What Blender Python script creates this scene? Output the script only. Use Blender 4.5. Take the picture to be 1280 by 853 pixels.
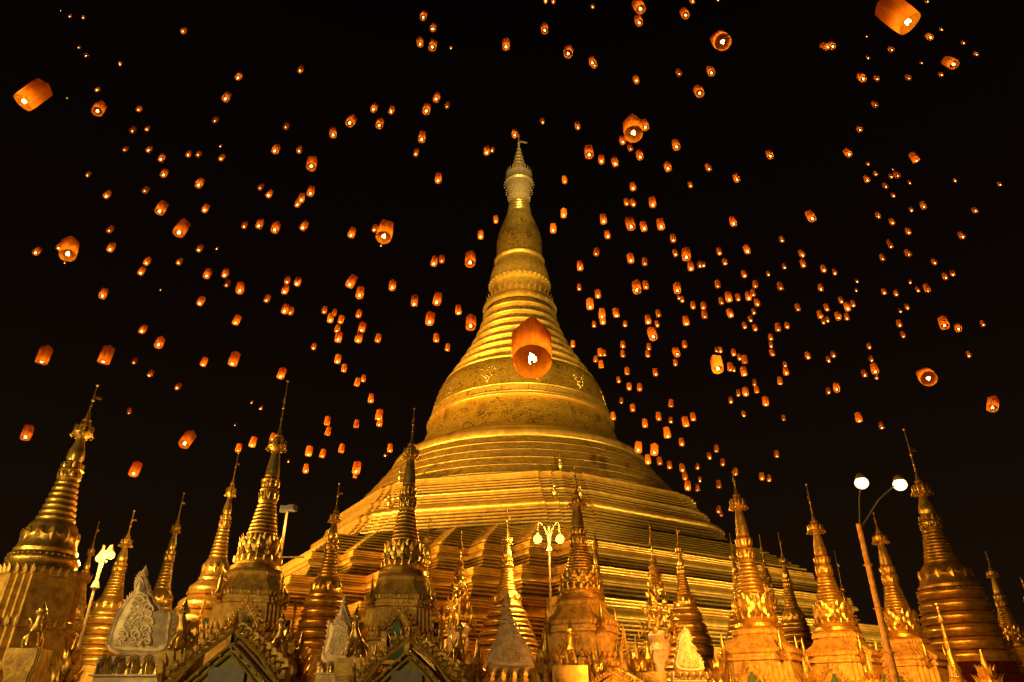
import bpy, bmesh, math, random
from math import sin, cos, pi, radians, tan, atan2, sqrt, exp
from mathutils import Vector, Matrix, Quaternion

random.seed(7)
for o in list(bpy.data.objects): bpy.data.objects.remove(o)
SC = bpy.context.scene
COL = SC.collection

# ------------------------------------------------------------------ camera
FPX, PITCH, CAMZ = 875.0, radians(28.4), 1.6
CP, SP = cos(PITCH), sin(PITCH)
cam_d = bpy.data.cameras.new('camera'); cam = bpy.data.objects.new('camera', cam_d); COL.objects.link(cam)
cam_d.sensor_width = 36; cam_d.lens = FPX / 1280 * 36; cam_d.clip_start = .1; cam_d.clip_end = 3000
cam.location = (0, 0, CAMZ); cam.rotation_euler = (pi / 2 + PITCH, 0, 0)
SC.camera = cam

# ------------------------------------------------------------------ night sky, exposure
W = bpy.data.worlds.new('World'); SC.world = W; W.use_nodes = True
nt = W.node_tree; bg = nt.nodes['Background']
tc = nt.nodes.new('ShaderNodeTexCoord'); sp = nt.nodes.new('ShaderNodeSeparateXYZ'); rp = nt.nodes.new('ShaderNodeValToRGB')
nt.links.new(tc.outputs['Generated'], sp.inputs[0]); nt.links.new(sp.outputs['Z'], rp.inputs[0]); nt.links.new(rp.outputs[0], bg.inputs[0])
rp.color_ramp.elements[0].position = 0.0; rp.color_ramp.elements[0].color = (.0085, .0042, .0016, 1)
rp.color_ramp.elements[1].position = .9; rp.color_ramp.elements[1].color = (.0007, .0004, .0004, 1)
e = rp.color_ramp.elements.new(.45); e.color = (.0030, .0014, .0008, 1)
bg.inputs[1].default_value = 1.0
SC.view_settings.view_transform = 'Standard'; SC.view_settings.look = 'None'
SC.view_settings.exposure = .2; SC.view_settings.gamma = 1
SC.cycles.max_bounces = 5; SC.cycles.diffuse_bounces = 3; SC.cycles.glossy_bounces = 3; SC.cycles.transmission_bounces = 4
SC.cycles.use_denoising = True
SC.cycles.caustics_reflective = False; SC.cycles.caustics_refractive = False
SC.cycles.sample_clamp_indirect = 4

def ray(px, py):
    u = -(py - 426.5) * CP + FPX * SP; f = FPX * CP + (py - 426.5) * SP
    return Vector(((px - 640) / f, 1.0, u / f))
def P(px, py, d):                      # a point of the place, d metres ahead of the camera
    r = ray(px, py); return Vector((r.x * d, d, CAMZ + r.z * d))
def depth(p): return p.y * CP + (p.z - CAMZ) * SP
def RX(px, py, d):                     # axis x for something whose top is there
    return P(px, py, d).x

# flood lights of the terrace, plus fill spots added behind the camera
GOLD_L = (1, .64, .16); SOD_L = (1, .46, .07); DEEP_L = (1, .36, .035)
def spot(name, loc, target, power, col, ang=60, blend=.6, size=.3):
    l = bpy.data.lights.new(name, 'SPOT'); l.energy = power; l.color = col; l.spot_size = radians(ang); l.spot_blend = blend; l.shadow_soft_size = size
    o = bpy.data.objects.new(name, l); COL.objects.link(o); o.location = loc
    o.rotation_euler = (Vector(target) - Vector(loc)).to_track_quat('-Z', 'Y').to_euler(); return o
def point(name, loc, power, col, size=.15, parent=None):
    l = bpy.data.lights.new(name, 'POINT'); l.energy = power; l.color = col; l.shadow_soft_size = size
    o = bpy.data.objects.new(name, l); COL.objects.link(o); o.location = loc
    if parent: o.parent = parent
    return o
#LIGHTS
spot('flood_or_fill_light', (-46, 34, 9), (0, 98, 42), 160000, GOLD_L, 40)
spot('flood_or_fill_light', (-62, 62, 5), (-8, 74, 12), 330000, SOD_L, 90)
spot('flood_or_fill_light', (-19, 43, 3), (1, 58, 9), 16000, SOD_L, 100)
spot('flood_or_fill_light', (-32, 46, 4), (0, 62, 9), 60000, SOD_L, 90)
spot('flood_or_fill_light', (-6, 20, 9), (2, 100, 34), 26000, GOLD_L, 34)
spot('flood_or_fill_light', (12, 14, 9), (1, 100, 38), 120000, GOLD_L, 26)
spot('flood_or_fill_light', (6, 16, 9), (1, 100, 58), 110000, GOLD_L, 17)
spot('flood_or_fill_light', (1, 4, 9), (1.3, 100, 76), 320000, GOLD_L, 11)
spot('flood_or_fill_light', (3, 10, 9), (1.3, 100, 90), 650000, (1, .70, .24), 9)
spot('flood_or_fill_light', (27, 54, 1.5), (18, 70, 12), 13000, GOLD_L, 120)
spot('flood_or_fill_light', (47, 65, 1.5), (30, 80, 12), 13000, GOLD_L, 120)
spot('flood_or_fill_light', (36, 44, 3), (20, 73, 10), 9000, GOLD_L, 100)
spot('flood_or_fill_light', (58, 56, 3), (34, 84, 10), 14000, GOLD_L, 90)
spot('flood_or_fill_light', (-9, -4, 5.5), (-3, 18, 5.0), 2800, (1, .66, .20), 84, .7, .4)  # front fill, added behind the camera to brighten the left foreground
spot('flood_or_fill_light', (7, -3, 5.0), (10, 20, 5), 900, SOD_L, 80, .7, .4)  # second added fill from behind the camera, for the right stupas
spot('flood_or_fill_light', (-14, 9, 3.0), (-3, 22, 7), 2200, GOLD_L, 90, .7, .3)
spot('flood_or_fill_light', (1, 10, 2.0), (10, 21, 5.5), 1300, DEEP_L, 90, .7, .3)

# ------------------------------------------------------------------ materials
def mat(name): 
    m = bpy.data.materials.new(name); m.use_nodes = True; return m, m.node_tree, m.node_tree.nodes['Principled BSDF']
def gold(name, base=(.86, .56, .13), metal=.75, rough=.34, bump=.25, scale=6, dark=(.42, .24, .04), plates=None, spread=.45, patch=0, pos=.42):
    m, t, b = mat(name); n = t.nodes; L = t.links
    co = n.new('ShaderNodeTexCoord')
    n1 = n.new('ShaderNodeTexNoise'); n1.inputs['Scale'].default_value = scale; n1.inputs['Detail'].default_value = 7; n1.inputs['Roughness'].default_value = .62
    L.new(co.outputs['Object'], n1.inputs['Vector'])
    r = n.new('ShaderNodeValToRGB'); r.color_ramp.elements[0].position = pos - .17; r.color_ramp.elements[0].color = (*dark, 1)
    r.color_ramp.elements[1].position = pos + spread * .4; r.color_ramp.elements[1].color = (*base, 1)
    L.new(n1.outputs['Fac'], r.inputs[0]); colour = r.outputs[0]
    h = n1.outputs['Fac']
    if plates:                                                       # sheets of gold laid in courses round the dome
        cx, cy, bw, bh = plates
        sep = n.new('ShaderNodeSeparateXYZ'); L.new(co.outputs['Object'], sep.inputs[0])
        at = n.new('ShaderNodeMath'); at.operation = 'ARCTAN2'; L.new(sep.outputs['X'], at.inputs[0]); L.new(sep.outputs['Y'], at.inputs[1])
        mu = n.new('ShaderNodeMath'); mu.operation = 'MULTIPLY'; mu.inputs[1].default_value = cx; L.new(at.outputs[0], mu.inputs[0])
        cmb = n.new('ShaderNodeCombineXYZ'); L.new(mu.outputs[0], cmb.inputs[0]); L.new(sep.outputs['Z'], cmb.inputs[1])
        bk = n.new('ShaderNodeTexBrick'); bk.inputs['Scale'].default_value = 1; bk.inputs['Brick Width'].default_value = bw; bk.inputs['Row Height'].default_value = bh
        bk.inputs['Mortar Size'].default_value = .05 * bh * 2; bk.inputs['Color1'].default_value = (1, 1, 1, 1); bk.inputs['Color2'].default_value = (.68, .68, .68, 1); bk.inputs['Mortar'].default_value = (.18, .16, .12, 1)
        L.new(cmb.outputs[0], bk.inputs['Vector'])
        mx = n.new('ShaderNodeMix'); mx.data_type = 'RGBA'; mx.blend_type = 'MULTIPLY'; mx.inputs[0].default_value = .75
        L.new(colour, mx.inputs[6]); L.new(bk.outputs['Color'], mx.inputs[7]); colour = mx.outputs[2]
        h2 = n.new('ShaderNodeMath'); h2.operation = 'ADD'; L.new(n1.outputs['Fac'], h2.inputs[0]); L.new(bk.outputs['Fac'], h2.inputs[1])
        iv = n.new('ShaderNodeMath'); iv.operation = 'SUBTRACT'; L.new(n1.outputs['Fac'], iv.inputs[0]); L.new(bk.outputs['Fac'], iv.inputs[1]); h = iv.outputs[0]
        if patch:                                                    # worn patches where plates are missing
            vo = n.new('ShaderNodeTexVoronoi'); vo.inputs['Scale'].default_value = 4.6; L.new(cmb.outputs[0], vo.inputs['Vector'])
            n2 = n.new('ShaderNodeTexNoise'); n2.inputs['Scale'].default_value = .5; n2.inputs['Detail'].default_value = 3; L.new(co.outputs['Object'], n2.inputs['Vector'])
            ad = n.new('ShaderNodeMath'); ad.operation = 'MULTIPLY'; L.new(vo.outputs['Color'], ad.inputs[0]); L.new(n2.outputs['Fac'], ad.inputs[1])
            th = n.new('ShaderNodeValToRGB'); th.color_ramp.elements[0].position = .40; th.color_ramp.elements[0].color = (1, 1, 1, 1)
            th.color_ramp.elements[1].position = .44; th.color_ramp.elements[1].color = (.12, .10, .06, 1); L.new(ad.outputs[0], th.inputs[0])
            m2 = n.new('ShaderNodeMix'); m2.data_type = 'RGBA'; m2.blend_type = 'MULTIPLY'; m2.inputs[0].default_value = patch
            L.new(colour, m2.inputs[6]); L.new(th.outputs[0], m2.inputs[7]); colour = m2.outputs[2]
    L.new(colour, b.inputs['Base Color'])
    b.inputs['Metallic'].default_value = metal
    rr = n.new('ShaderNodeMapRange'); rr.inputs['To Min'].default_value = rough - .08; rr.inputs['To Max'].default_value = rough + .16; L.new(n1.outputs['Fac'], rr.inputs[0]); L.new(rr.outputs[0], b.inputs['Roughness'])
    bp = n.new('ShaderNodeBump'); bp.inputs['Strength'].default_value = bump; bp.inputs['Distance'].default_value = .25 / scale if not plates else .06
    L.new(h, bp.inputs['Height']); L.new(bp.outputs[0], b.inputs['Normal'])
    return m
M = {}
M['bell'] = gold('gold_plates', (.93, .60, .07), .6, .38, .3, 2.4, (.70, .42, .05), plates=(14, 0, .42, .26), patch=.7)
M['spire'] = gold('spire_gold', (.94, .62, .12), .6, .36, .4, 1.6, (.6, .37, .06))
M['bud'] = gold('bud_plates', (.90, .58, .10), .55, .4, .5, 1.8, (.46, .29, .05), plates=(4, 0, .45, .32), patch=.8)
M['crown'] = gold('jewelled_gold', (.80, .62, .30), .6, .4, .7, 5, (.4, .3, .12))
M['terrace'] = gold('terrace_gold', (.84, .50, .09), .55, .4, .5, .9, (.42, .23, .04), spread=.5)
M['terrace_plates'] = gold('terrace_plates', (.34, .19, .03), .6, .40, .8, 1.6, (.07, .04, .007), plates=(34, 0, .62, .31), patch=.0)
M['round'] = gold('round_band_plates', (.56, .34, .06), .6, .38, .6, 1.4, (.22, .13, .02), plates=(24, 0, .5, .28))
M['band'] = gold('terrace_moulding', (.90, .58, .12), .7, .30, .35, 1.2, (.6, .36, .06))
M['g1'] = gold('old_gold', (.80, .52, .12), .85, .3, .35, 5, (.36, .22, .05))
M['g2'] = gold('dull_gold_leaf', (.66, .42, .10), .6, .46, .55, 9, (.26, .15, .035))
M['g3'] = gold('bright_gold', (.92, .64, .18), .85, .26, .3, 6, (.5, .32, .07))
M['plinth'] = gold('gilded_plaster', (.74, .47, .11), .4, .45, .7, 7, (.26, .15, .035), spread=.5)
def plain(name, c, rough=.6, metal=0, bump=.2, scale=12, var=.25):
    m, t, b = mat(name); n = t.nodes; L = t.links
    co = n.new('ShaderNodeTexCoord'); n1 = n.new('ShaderNodeTexNoise'); n1.inputs['Scale'].default_value = scale; n1.inputs['Detail'].default_value = 8; L.new(co.outputs['Object'], n1.inputs[0])
    r = n.new('ShaderNodeValToRGB'); r.color_ramp.elements[0].position = .3; r.color_ramp.elements[1].position = .65
    r.color_ramp.elements[0].color = (*[x * (1 - var * 1.6) for x in c], 1); r.color_ramp.elements[1].color = (*c, 1)
    L.new(n1.outputs['Fac'], r.inputs[0]); L.new(r.outputs[0], b.inputs['Base Color']); b.inputs['Roughness'].default_value = rough; b.inputs['Metallic'].default_value = metal
    bp = n.new('ShaderNodeBump'); bp.inputs['Strength'].default_value = bump; bp.inputs['Distance'].default_value = .03; L.new(n1.outputs['Fac'], bp.inputs['Height']); L.new(bp.outputs[0], b.inputs['Normal'])
    return m
M['white'] = plain('white_stucco', (.93, .74, .50), .7, 0, .4, 9, .22)
M['stone'] = plain('brown_stone', (.30, .19, .10), .65, 0, .4, 6)
M['green'] = plain('green_painted_niche', (.06, .16, .09), .5, 0, .2, 8)
M['panel'] = plain('yellow_green_board', (.34, .33, .05), .55, 0, .2, 8)
M['grey'] = plain('grey_panel', (.20, .19, .20), .5, 0, .1, 8)
M['metal'] = plain('painted_metal', (.20, .17, .13), .5, .2, .1, 20, .15)
M['mast'] = plain('lamplit_mast_orange', (.86, .46, .12), .5, .1, .15, 14, .3)  # orange lamplight on the masts is put into this base colour
M['marble'] = plain('marble_floor', (.5, .46, .42), .25, 0, .05, 2, .2)
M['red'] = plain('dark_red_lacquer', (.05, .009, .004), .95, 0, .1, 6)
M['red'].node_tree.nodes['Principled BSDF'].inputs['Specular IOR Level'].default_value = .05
M['wick'] = plain('fuel_pad', (.25, .12, .05), .8)
def emis(name, c, s, sampling=None):
    m, t, b = mat(name); b.inputs['Base Color'].default_value = (0, 0, 0, 1); b.inputs['Emission Color'].default_value = (*c, 1); b.inputs['Emission Strength'].default_value = s
    if sampling: m.cycles.emission_sampling = sampling
    return m
M['globe'] = emis('lit_globe', (1, .44, .09), 2.8)
M['lamp'] = emis('lit_lamp', (1, .60, .24), 4)
M['flame'] = emis('flame', (1, .58, .15), 27); M['flame2'] = emis('dim_flame', (1, .54, .15), 13); M['flame3'] = emis('bright_flame', (1, .60, .16), 33)
def paper():
    m = bpy.data.materials.new('lantern_paper'); m.use_nodes = True; t = m.node_tree; t.nodes.clear(); n = t.nodes; L = t.links
    out = n.new('ShaderNodeOutputMaterial'); mx = n.new('ShaderNodeMixShader'); mx.inputs[0].default_value = .42
    tr = n.new('ShaderNodeBsdfTranslucent'); tr.name = 't'; df = n.new('ShaderNodeBsdfDiffuse')
    co = n.new('ShaderNodeTexCoord'); ns = n.new('ShaderNodeTexNoise'); ns.inputs['Scale'].default_value = 7; L.new(co.outputs['Object'], ns.inputs[0])
    r = n.new('ShaderNodeValToRGB'); r.color_ramp.elements[0].color = (.66, .17, .012, 1); r.color_ramp.elements[0].position = .35; r.color_ramp.elements[1].position = .65; r.color_ramp.elements[1].color = (.90, .285, .018, 1); L.new(ns.outputs['Fac'], r.inputs[0])
    L.new(r.outputs[0], tr.inputs[0]); df.inputs[0].default_value = (.62, .22, .012, 1)
    wn = n.new('ShaderNodeTexNoise'); wn.inputs['Scale'].default_value = 5; wn.inputs['Detail'].default_value = 3; mp = n.new('ShaderNodeMapping'); mp.inputs['Scale'].default_value = (3, 3, .8); L.new(co.outputs['Object'], mp.inputs[0]); L.new(mp.outputs[0], wn.inputs[0]); ns.inputs['Scale'].default_value = 3.5; L.new(mp.outputs[0], ns.inputs[0])
    bpn = n.new('ShaderNodeBump'); bpn.inputs['Strength'].default_value = .8; bpn.inputs['Distance'].default_value = .05; L.new(wn.outputs['Fac'], bpn.inputs['Height']); L.new(bpn.outputs[0], tr.inputs['Normal']); L.new(bpn.outputs[0], df.inputs['Normal'])
    L.new(tr.outputs[0], mx.inputs[1]); L.new(df.outputs[0], mx.inputs[2]); L.new(mx.outputs[0], out.inputs[0]); return m
M['paper'] = paper(); M['thin_paper'] = paper()
for nd in list(M['thin_paper'].node_tree.nodes):
    if nd.type == 'BUMP': M['thin_paper'].node_tree.nodes.remove(nd)

# ------------------------------------------------------------------ mesh helpers
class MB:
    def __init__(s): s.v = []; s.f = []; s.m = []; s.cur = 0
    def loft(s, loops, close=True, cap0=False, cap1=False):
        b = len(s.v); n = len(loops[0]); sm = getattr(s, 'segmat', None)
        for l in loops: s.v += [tuple(p) for p in l]
        for i in range(len(loops) - 1):
            for j in range(n if close else n - 1):
                k = (j + 1) % n; s.f.append((b + i * n + j, b + i * n + k, b + (i + 1) * n + k, b + (i + 1) * n + j)); s.m.append(sm(i) if sm else s.cur)
        if cap0: s.f.append(tuple(b + j for j in range(n))[::-1]); s.m.append(s.cur)
        if cap1: s.f.append(tuple(b + (len(loops) - 1) * n + j for j in range(n))); s.m.append(s.cur)
    def lathe(s, prof, seg=40, c=(0, 0, 0), mod=None, cap=True):      # prof bottom -> top of (z, r)
        L = []
        for z, r in prof:
            L.append([(c[0] + (r * (mod(2 * pi * j / seg, z) if mod else 1)) * cos(2 * pi * j / seg), c[1] + (r * (mod(2 * pi * j / seg, z) if mod else 1)) * sin(2 * pi * j / seg), c[2] + z) for j in range(seg)])
        s.loft(L, True, cap, cap)
    def box(s, c, d, rz=0, top=1.0):
        ca, sa = cos(rz), sin(rz); L = []
        for zz, k in ((-.5, 1), (.5, top)):
            L.append([(c[0] + x * k * ca - y * k * sa, c[1] + x * k * sa + y * k * ca, c[2] + zz * d[2]) for x, y in ((-d[0] / 2, -d[1] / 2), (d[0] / 2, -d[1] / 2), (d[0] / 2, d[1] / 2), (-d[0] / 2, d[1] / 2))])
        s.loft(L, True, True, True)
    def tube(s, pts, r, seg=8, rad=None):
        pts = [Vector(p) for p in pts]; L = []; up = Vector((0, 0, 1))
        for i, p in enumerate(pts):
            t = (pts[min(i + 1, len(pts) - 1)] - pts[max(i - 1, 0)]).normalized()
            a = t.cross(up)
            if a.length < .05: a = t.cross(Vector((1, 0, 0)))
            a.normalize(); b = a.cross(t); rr = rad[i] if rad else r
            L.append([p + a * cos(2 * pi * j / seg) * rr + b * sin(2 * pi * j / seg) * rr for j in range(seg)])
        s.loft(L, True, True, True)
    def ball(s, c, r, seg=10, sq=1.0):
        n = max(4, seg // 2); s.lathe([(-r * sq * cos(pi * i / n), max(.02 * r, r * sin(pi * i / n))) for i in range(n + 1)], seg, c)
    def tor(s, z, R, r, seg=40, n=6, sq=1.0, c=(0, 0, 0)):
        L = [[(c[0] + (R + r * cos(2 * pi * i / n)) * cos(2 * pi * j / seg), c[1] + (R + r * cos(2 * pi * i / n)) * sin(2 * pi * j / seg), c[2] + z + sq * r * sin(2 * pi * i / n)) for j in range(seg)] for i in range(n + 1)]
        s.loft(L)
    def leaf(s, base, out, h, w, curl=.5, th=.25, up=Vector((0, 0, 1))):      # a flame-shaped leaf
        base = Vector(base); out = Vector(out).normalized(); side = out.cross(up).normalized(); L = []
        for t, ww, cc in ((0, .45, 0), (.25, 1, .15), (.55, .8, .25), (.82, .35, .6), (1, .04, 1)):
            c = base + up * h * t + out * h * curl * cc
            L.append([c + side * w * ww * .5, c + out * w * th * ww, c - side * w * ww * .5, c - out * w * th * ww * .5])
        s.loft(L, True, True, True)
    def build(s, name, material, parent=None, smooth=35, loc=None):
        me = bpy.data.meshes.new(name); me.from_pydata(s.v, [], s.f)
        bm = bmesh.new(); bm.from_mesh(me); bmesh.ops.recalc_face_normals(bm, faces=bm.faces); bm.to_mesh(me); bm.free()
        for mm in (material if isinstance(material, (list, tuple)) else [material]): me.materials.append(mm)
        if len(me.materials) > 1: me.polygons.foreach_set('material_index', s.m)
        if smooth:
            me.polygons.foreach_set('use_smooth', [True] * len(me.polygons)); me.set_sharp_from_angle(angle=radians(smooth))
        o = bpy.data.objects.new(name, me); COL.objects.link(o)
        if parent: o.parent = parent
        if loc is not None: o.location = loc
        return o
def thing(name, label, cat, loc=(0, 0, 0), rz=0, group=None):
    o = bpy.data.objects.new(name, None); COL.objects.link(o); o.location = loc; o.rotation_euler = (0, 0, rz); o.empty_display_size = .3
    return tag(o, label, cat, group)
def tag(o, label, cat, group=None):
    o['label'] = label; o['category'] = cat
    if group: o['group'] = group
    return o
def redent(a, b, n):                    # half outline of a square with its corners stepped back
    s = (a - b) / n; q = [(a, b)]
    for k in range(n):
        q.append((a - (k + 1) * s, b + k * s)); q.append((a - (k + 1) * s, b + (k + 1) * s))
    out = []
    for k in range(4):
        c, d = (1, 0, -1, 0)[k], (0, 1, 0, -1)[k]
        for x, y in q: out.append((x * c - y * d, x * d + y * c))
    return out
def rloft(mb, lv, n=3, rot=0, cap=True):   # lv bottom -> top of (z, a, b)
    c, s = cos(rot), sin(rot)
    mb.loft([[(x * c - y * s, x * s + y * c, z) for x, y in redent(a, b, n)] for z, a, b in lv], True, cap, cap)
def octo(a, j, m):
    out = []; h = .41421 * a
    for k in range(8):
        t = k * pi / 4; u = (cos(t), sin(t)); w = (-sin(t), cos(t))
        def q(A, T): return (u[0] * A + w[0] * T, u[1] * A + w[1] * T)
        out += [q(a - 2 * j, -.41421 * (a - 2 * j)), q(a - 2 * j, -(h - m)), q(a - j, -(h - m)), q(a - j, -(h - 2 * m)), q(a, -(h - 2 * m)),
                q(a, h - 2 * m), q(a - j, h - 2 * m), q(a - j, h - m), q(a - 2 * j, h - m)]
    return out
def oloft(mb, lv, rot=0, j=.34, m=1.4):
    c, s = cos(rot), sin(rot)
    mb.loft([[(x * c - y * s, x * s + y * c, z) for x, y in octo(a, j, m)] for z, a in lv], True, True, True)

# ------------------------------------------------------------------ ground
g = MB(); g.v = [(-900, -300, 0), (900, -300, 0), (900, 1500, 0), (-900, 1500, 0)]; g.f = [(0, 1, 2, 3)]; g.m = [0]
o = g.build('ground', M['marble'], smooth=0); o['kind'] = 'structure'

# ------------------------------------------------------------------ the great pagoda
PX, PY = 1.3, 100.0
ROT = radians(-58)
pag = thing('great_pagoda', 'huge floodlit golden pagoda with bell dome and banded spire rising over the stupas', 'pagoda', (PX, PY, CAMZ))
def bulge(z0, r0, z1, r1, h, n=6):       # a rounded ring between two heights (bottom z0)
    return [(z0 + (z1 - z0) * i / n, r0 + (r1 - r0) * i / n + h * sin(pi * i / n)) for i in range(n + 1)]
SEG = 144
# bell
pr = [(30.6, 18.7), (30.9, 18.9)] + bulge(30.9, 18.55, 33.0, 16.75, .75, 12) + [(33.1, 16.3), (33.4, 16.1), (34.2, 15.5), (35.3, 15.0), (36.4, 14.65), (37.5, 14.3), (38.35, 14.05)]
pr += bulge(38.3, 14.15, 38.8, 14.05, .45) + bulge(38.8, 14.05, 39.25, 13.9, .38) + [(39.4, 13.75), (40.2, 13.52)] + bulge(40.2, 13.5, 40.45, 13.46, .1, 4) + [(40.6, 13.42), (41.6, 13.2), (42.8, 12.95), (43.8, 12.65), (44.6, 12.3), (45.2, 11.85)]
pr = [(z, r * (.975 if 35 < z < 40 else 1)) for z, r in pr]
b = MB(); b.segmat = lambda i: 1 if (pr[i][0] < 33.0 or 38.25 < pr[i][0] < 39.2 or 40.19 < pr[i][0] < 40.44) else 0; b.lathe(pr, SEG, cap=False); b.build('bell', [M['bell'], M['band']], pag)
# florals hung on the bell shoulder
for k in range(12):
    a = 2 * pi * (k + .3) / 12; fm = MB()
    for _ in range(90):
        t = random.random() ** 1.3; w = (1 - t) ** .7 * 1.9; aa = a + random.uniform(-w, w) / 13; z = 44.6 - 3.6 * t
        r = (11.95 + (45.0 - z) * .42) if z > 43 else 12.78 + (43 - z) * .26
        sz = random.uniform(.10, .24); fm.ball((r * cos(aa), r * sin(aa), z), sz, 6)
    fm.build('floral_relief', M['g1'], pag)
# ring spire above bell
import bisect
kz = [45.1, 47.5, 49.85, 52.3, 54.6, 56.85, 59.3]; kr = [11.9, 10.5, 9.1, 7.85, 6.9, 6.15, 5.75]
def kint(z):
    i = min(max(bisect.bisect(kz, z) - 1, 0), 5); return kr[i] + (kr[i + 1] - kr[i]) * (z - kz[i]) / (kz[i + 1] - kz[i])
pr = []; NR = 8
for i in range(NR):
    a0 = 45.1 + 14.2 * i / NR; hh = 14.2 / NR; e0, e1 = kint(a0), kint(a0 + hh)
    pr += [(a0, e0 - .42)] + bulge(a0 + .06 * hh, e0 - .35, a0 + .5 * hh, e0 * .5 + e1 * .5 - .18, .42, 7) + [(a0 + .54 * hh, e0 * .46 + e1 * .54 - .42), (a0 + .95 * hh, e1 - .40)]
b = MB(); b.segmat = lambda i: 0 if i % 11 in (1, 2, 3, 4, 5, 6, 7) else 1; b.lathe(pr, SEG, cap=False); b.build('ring_bands', [M['spire'], M['bud']], pag)
# lotus petals and beads
b = MB()
b.lathe([(59.2, 5.6), (59.5, 6.0), (59.9, 6.05), (60.2, 5.8), (60.7, 5.5), (61.9, 4.9), (62.1, 4.65), (63.8, 4.6), (64.0, 5.0), (64.2, 5.05), (64.8, 4.95), (66.0, 4.85), (67.5, 4.5), (68.4, 4.15), (68.9, 4.05), (69.1, 4.3), (69.35, 4.38), (69.6, 4.25), (70.1, 4.0)], 96, cap=False,
        mod=lambda t, z: 1 + (.035 * abs(sin(14 * t)) if 64.9 < z < 68.2 else 0))
for k in range(34): a = 2 * pi * k / 34; b.leaf((5.25 * cos(a), 5.25 * sin(a), 60.2), (cos(a), sin(a), 0), 1.7, .95, .25)
for k in range(36): a = 2 * pi * k / 36; b.ball((5.0 * cos(a), 5.0 * sin(a), 64.35), .36, 8)
for k in range(48): a = 2 * pi * k / 48; b.ball((5.95 * cos(a), 5.95 * sin(a), 59.6), .24, 6)
b.build('lotus_band', M['spire'], pag)
b = MB(); b.lathe([(70.0, 4.0), (71.2, 3.95), (72.4, 3.97), (73.8, 3.95), (75.2, 3.7), (76.4, 3.35), (77.6, 2.95), (78.8, 2.5), (79.6, 2.2)], 96, cap=False); b.build('bud', M['bud'], pag)
b = MB(); pr = []
for i in range(5): pr += bulge(79.4 + i * .62, 2.1 - i * .09, 79.98 + i * .62, 2.05 - i * .09, .17)
b.lathe(pr, 64); b.build('neck_rings', M['g3'], pag)
# the umbrella crown
b = MB()
b.lathe([(82.2, 1.65), (83.8, 1.82), (85.4, 2.25), (86.8, 2.35), (87.1, 2.6), (87.4, 2.5), (88.6, 2.3), (89.0, 2.45), (89.3, 2.3), (89.6, 1.6)] + [q for i in range(7) for q in ((89.8 + i * 1.0, 1.45 - i * .19), (90.4 + i * 1.0, 1.28 - i * .19), (90.45 + i, 1.38 - i * .19))] + [(96.6, .14), (97.2, .1)], 56)
for k in range(24):
    a = 2 * pi * k / 24
    for zz, rr in ((87.0, 2.75), (83.6, 2.0), (85.2, 2.4)): b.ball((rr * cos(a), rr * sin(a), zz - .2), .12, 6)
    b.leaf((2.25 * cos(a), 2.25 * sin(a), 89.3), (cos(a), sin(a), 0), .9, .3, .1)
for k in range(90):
    a = random.uniform(0, 2 * pi); z = random.uniform(82.6, 88.5); r = 1.7 + (z - 82.6) * .14; b.ball((r * cos(a), r * sin(a), z), random.uniform(.06, .15), 5)
b.build('umbrella_crown', M['crown'], pag)
b = MB(); b.lathe([(96.8, .14), (97.1, .28), (97.4, .14), (99.6, .07)], 12); b.ball((0, 0, 99.2 - .2), .22, 10); b.box((.75, 0, 97.5), (1.3, .1, .42), .2, .8); b.ball((1.5, .2, 97.5), .15, 6)
b.build('vane', M['crown'], pag)
# round bands under the bell
pr = []; nb = 5; z0, r0, z1, r1 = 24.45, 23.6, 30.75, 18.7
for i in range(nb):
    za = z0 + (z1 - z0) * i / nb; zb = z0 + (z1 - z0) * (i + 1) / nb
    ra = r0 + (r1 - r0) * (i / nb) ** .93; rb = r0 + (r1 - r0) * ((i + 1) / nb) ** .93
    pr += [(za, ra)] + bulge(za + .03, ra, za + .20 * (zb - za), ra - .06, .10, 4) + [(za + .22 * (zb - za), ra - .28)] + [(za + (.22 + .74 * t) * (zb - za), ra - .28 + (rb + .12 - ra + .28) * t + (.06 if k % 2 else 0)) for k, t in enumerate((.02, .16, .17, .33, .34, .5, .51, .67, .68, .84, .85, 1))]
b = MB(); b.lathe(pr, SEG, cap=False); b.build('round_bands', M['round'], pag)
# octagonal terraces
def steps(z0, a0, z1, a1, n, lip=.10):   # bottom -> top, little overhanging courses
    o_ = []
    for i in range(n):
        za = z0 + (z1 - z0) * i / n; zb = z0 + (z1 - z0) * (i + 1) / n; a_ = a0 + (a1 - a0) * i / n
        o_ += [(za, a_), (za + .55 * (zb - za), a_ - .02), (za + .58 * (zb - za), a_ + lip), (zb - .03, a_ + lip)]
    return o_
def bandp(z0, a0, z1, a1, h, n=6): return [(z0 + (z1 - z0) * i / n, a0 + (a1 - a0) * i / n + h * sin(pi * i / n)) for i in range(n + 1)]
def wall_(z0, a0, z1, a1, pitch=.42, lip=.07):
    n = max(2, round((z1 - z0) / pitch)); return steps(z0, a0, z1, a1, n, lip)
def rolls(z0, a0, z1, a1, n, h=None):
    o_ = []
    for i in range(n):
        za = z0 + (z1 - z0) * i / n; zb = z0 + (z1 - z0) * (i + 1) / n; q = a0 + (a1 - a0) * i / n
        o_ += bandp(za + .015, q, zb - .03, q - .02, h or (zb - za) * .42, 6)
    return o_
def mats_(b, nm, m):
    if nm == 'terrace_wall': b.segmat = lambda i: 1 if i % 4 in (1, 2) else 0; return [M[m], M['band']]
    return M[m]
def octa(nm, lv, m): b = MB(); mm = mats_(b, nm, m); oloft(b, lv, ROT); b.build(nm, mm, pag, 30)
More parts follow.
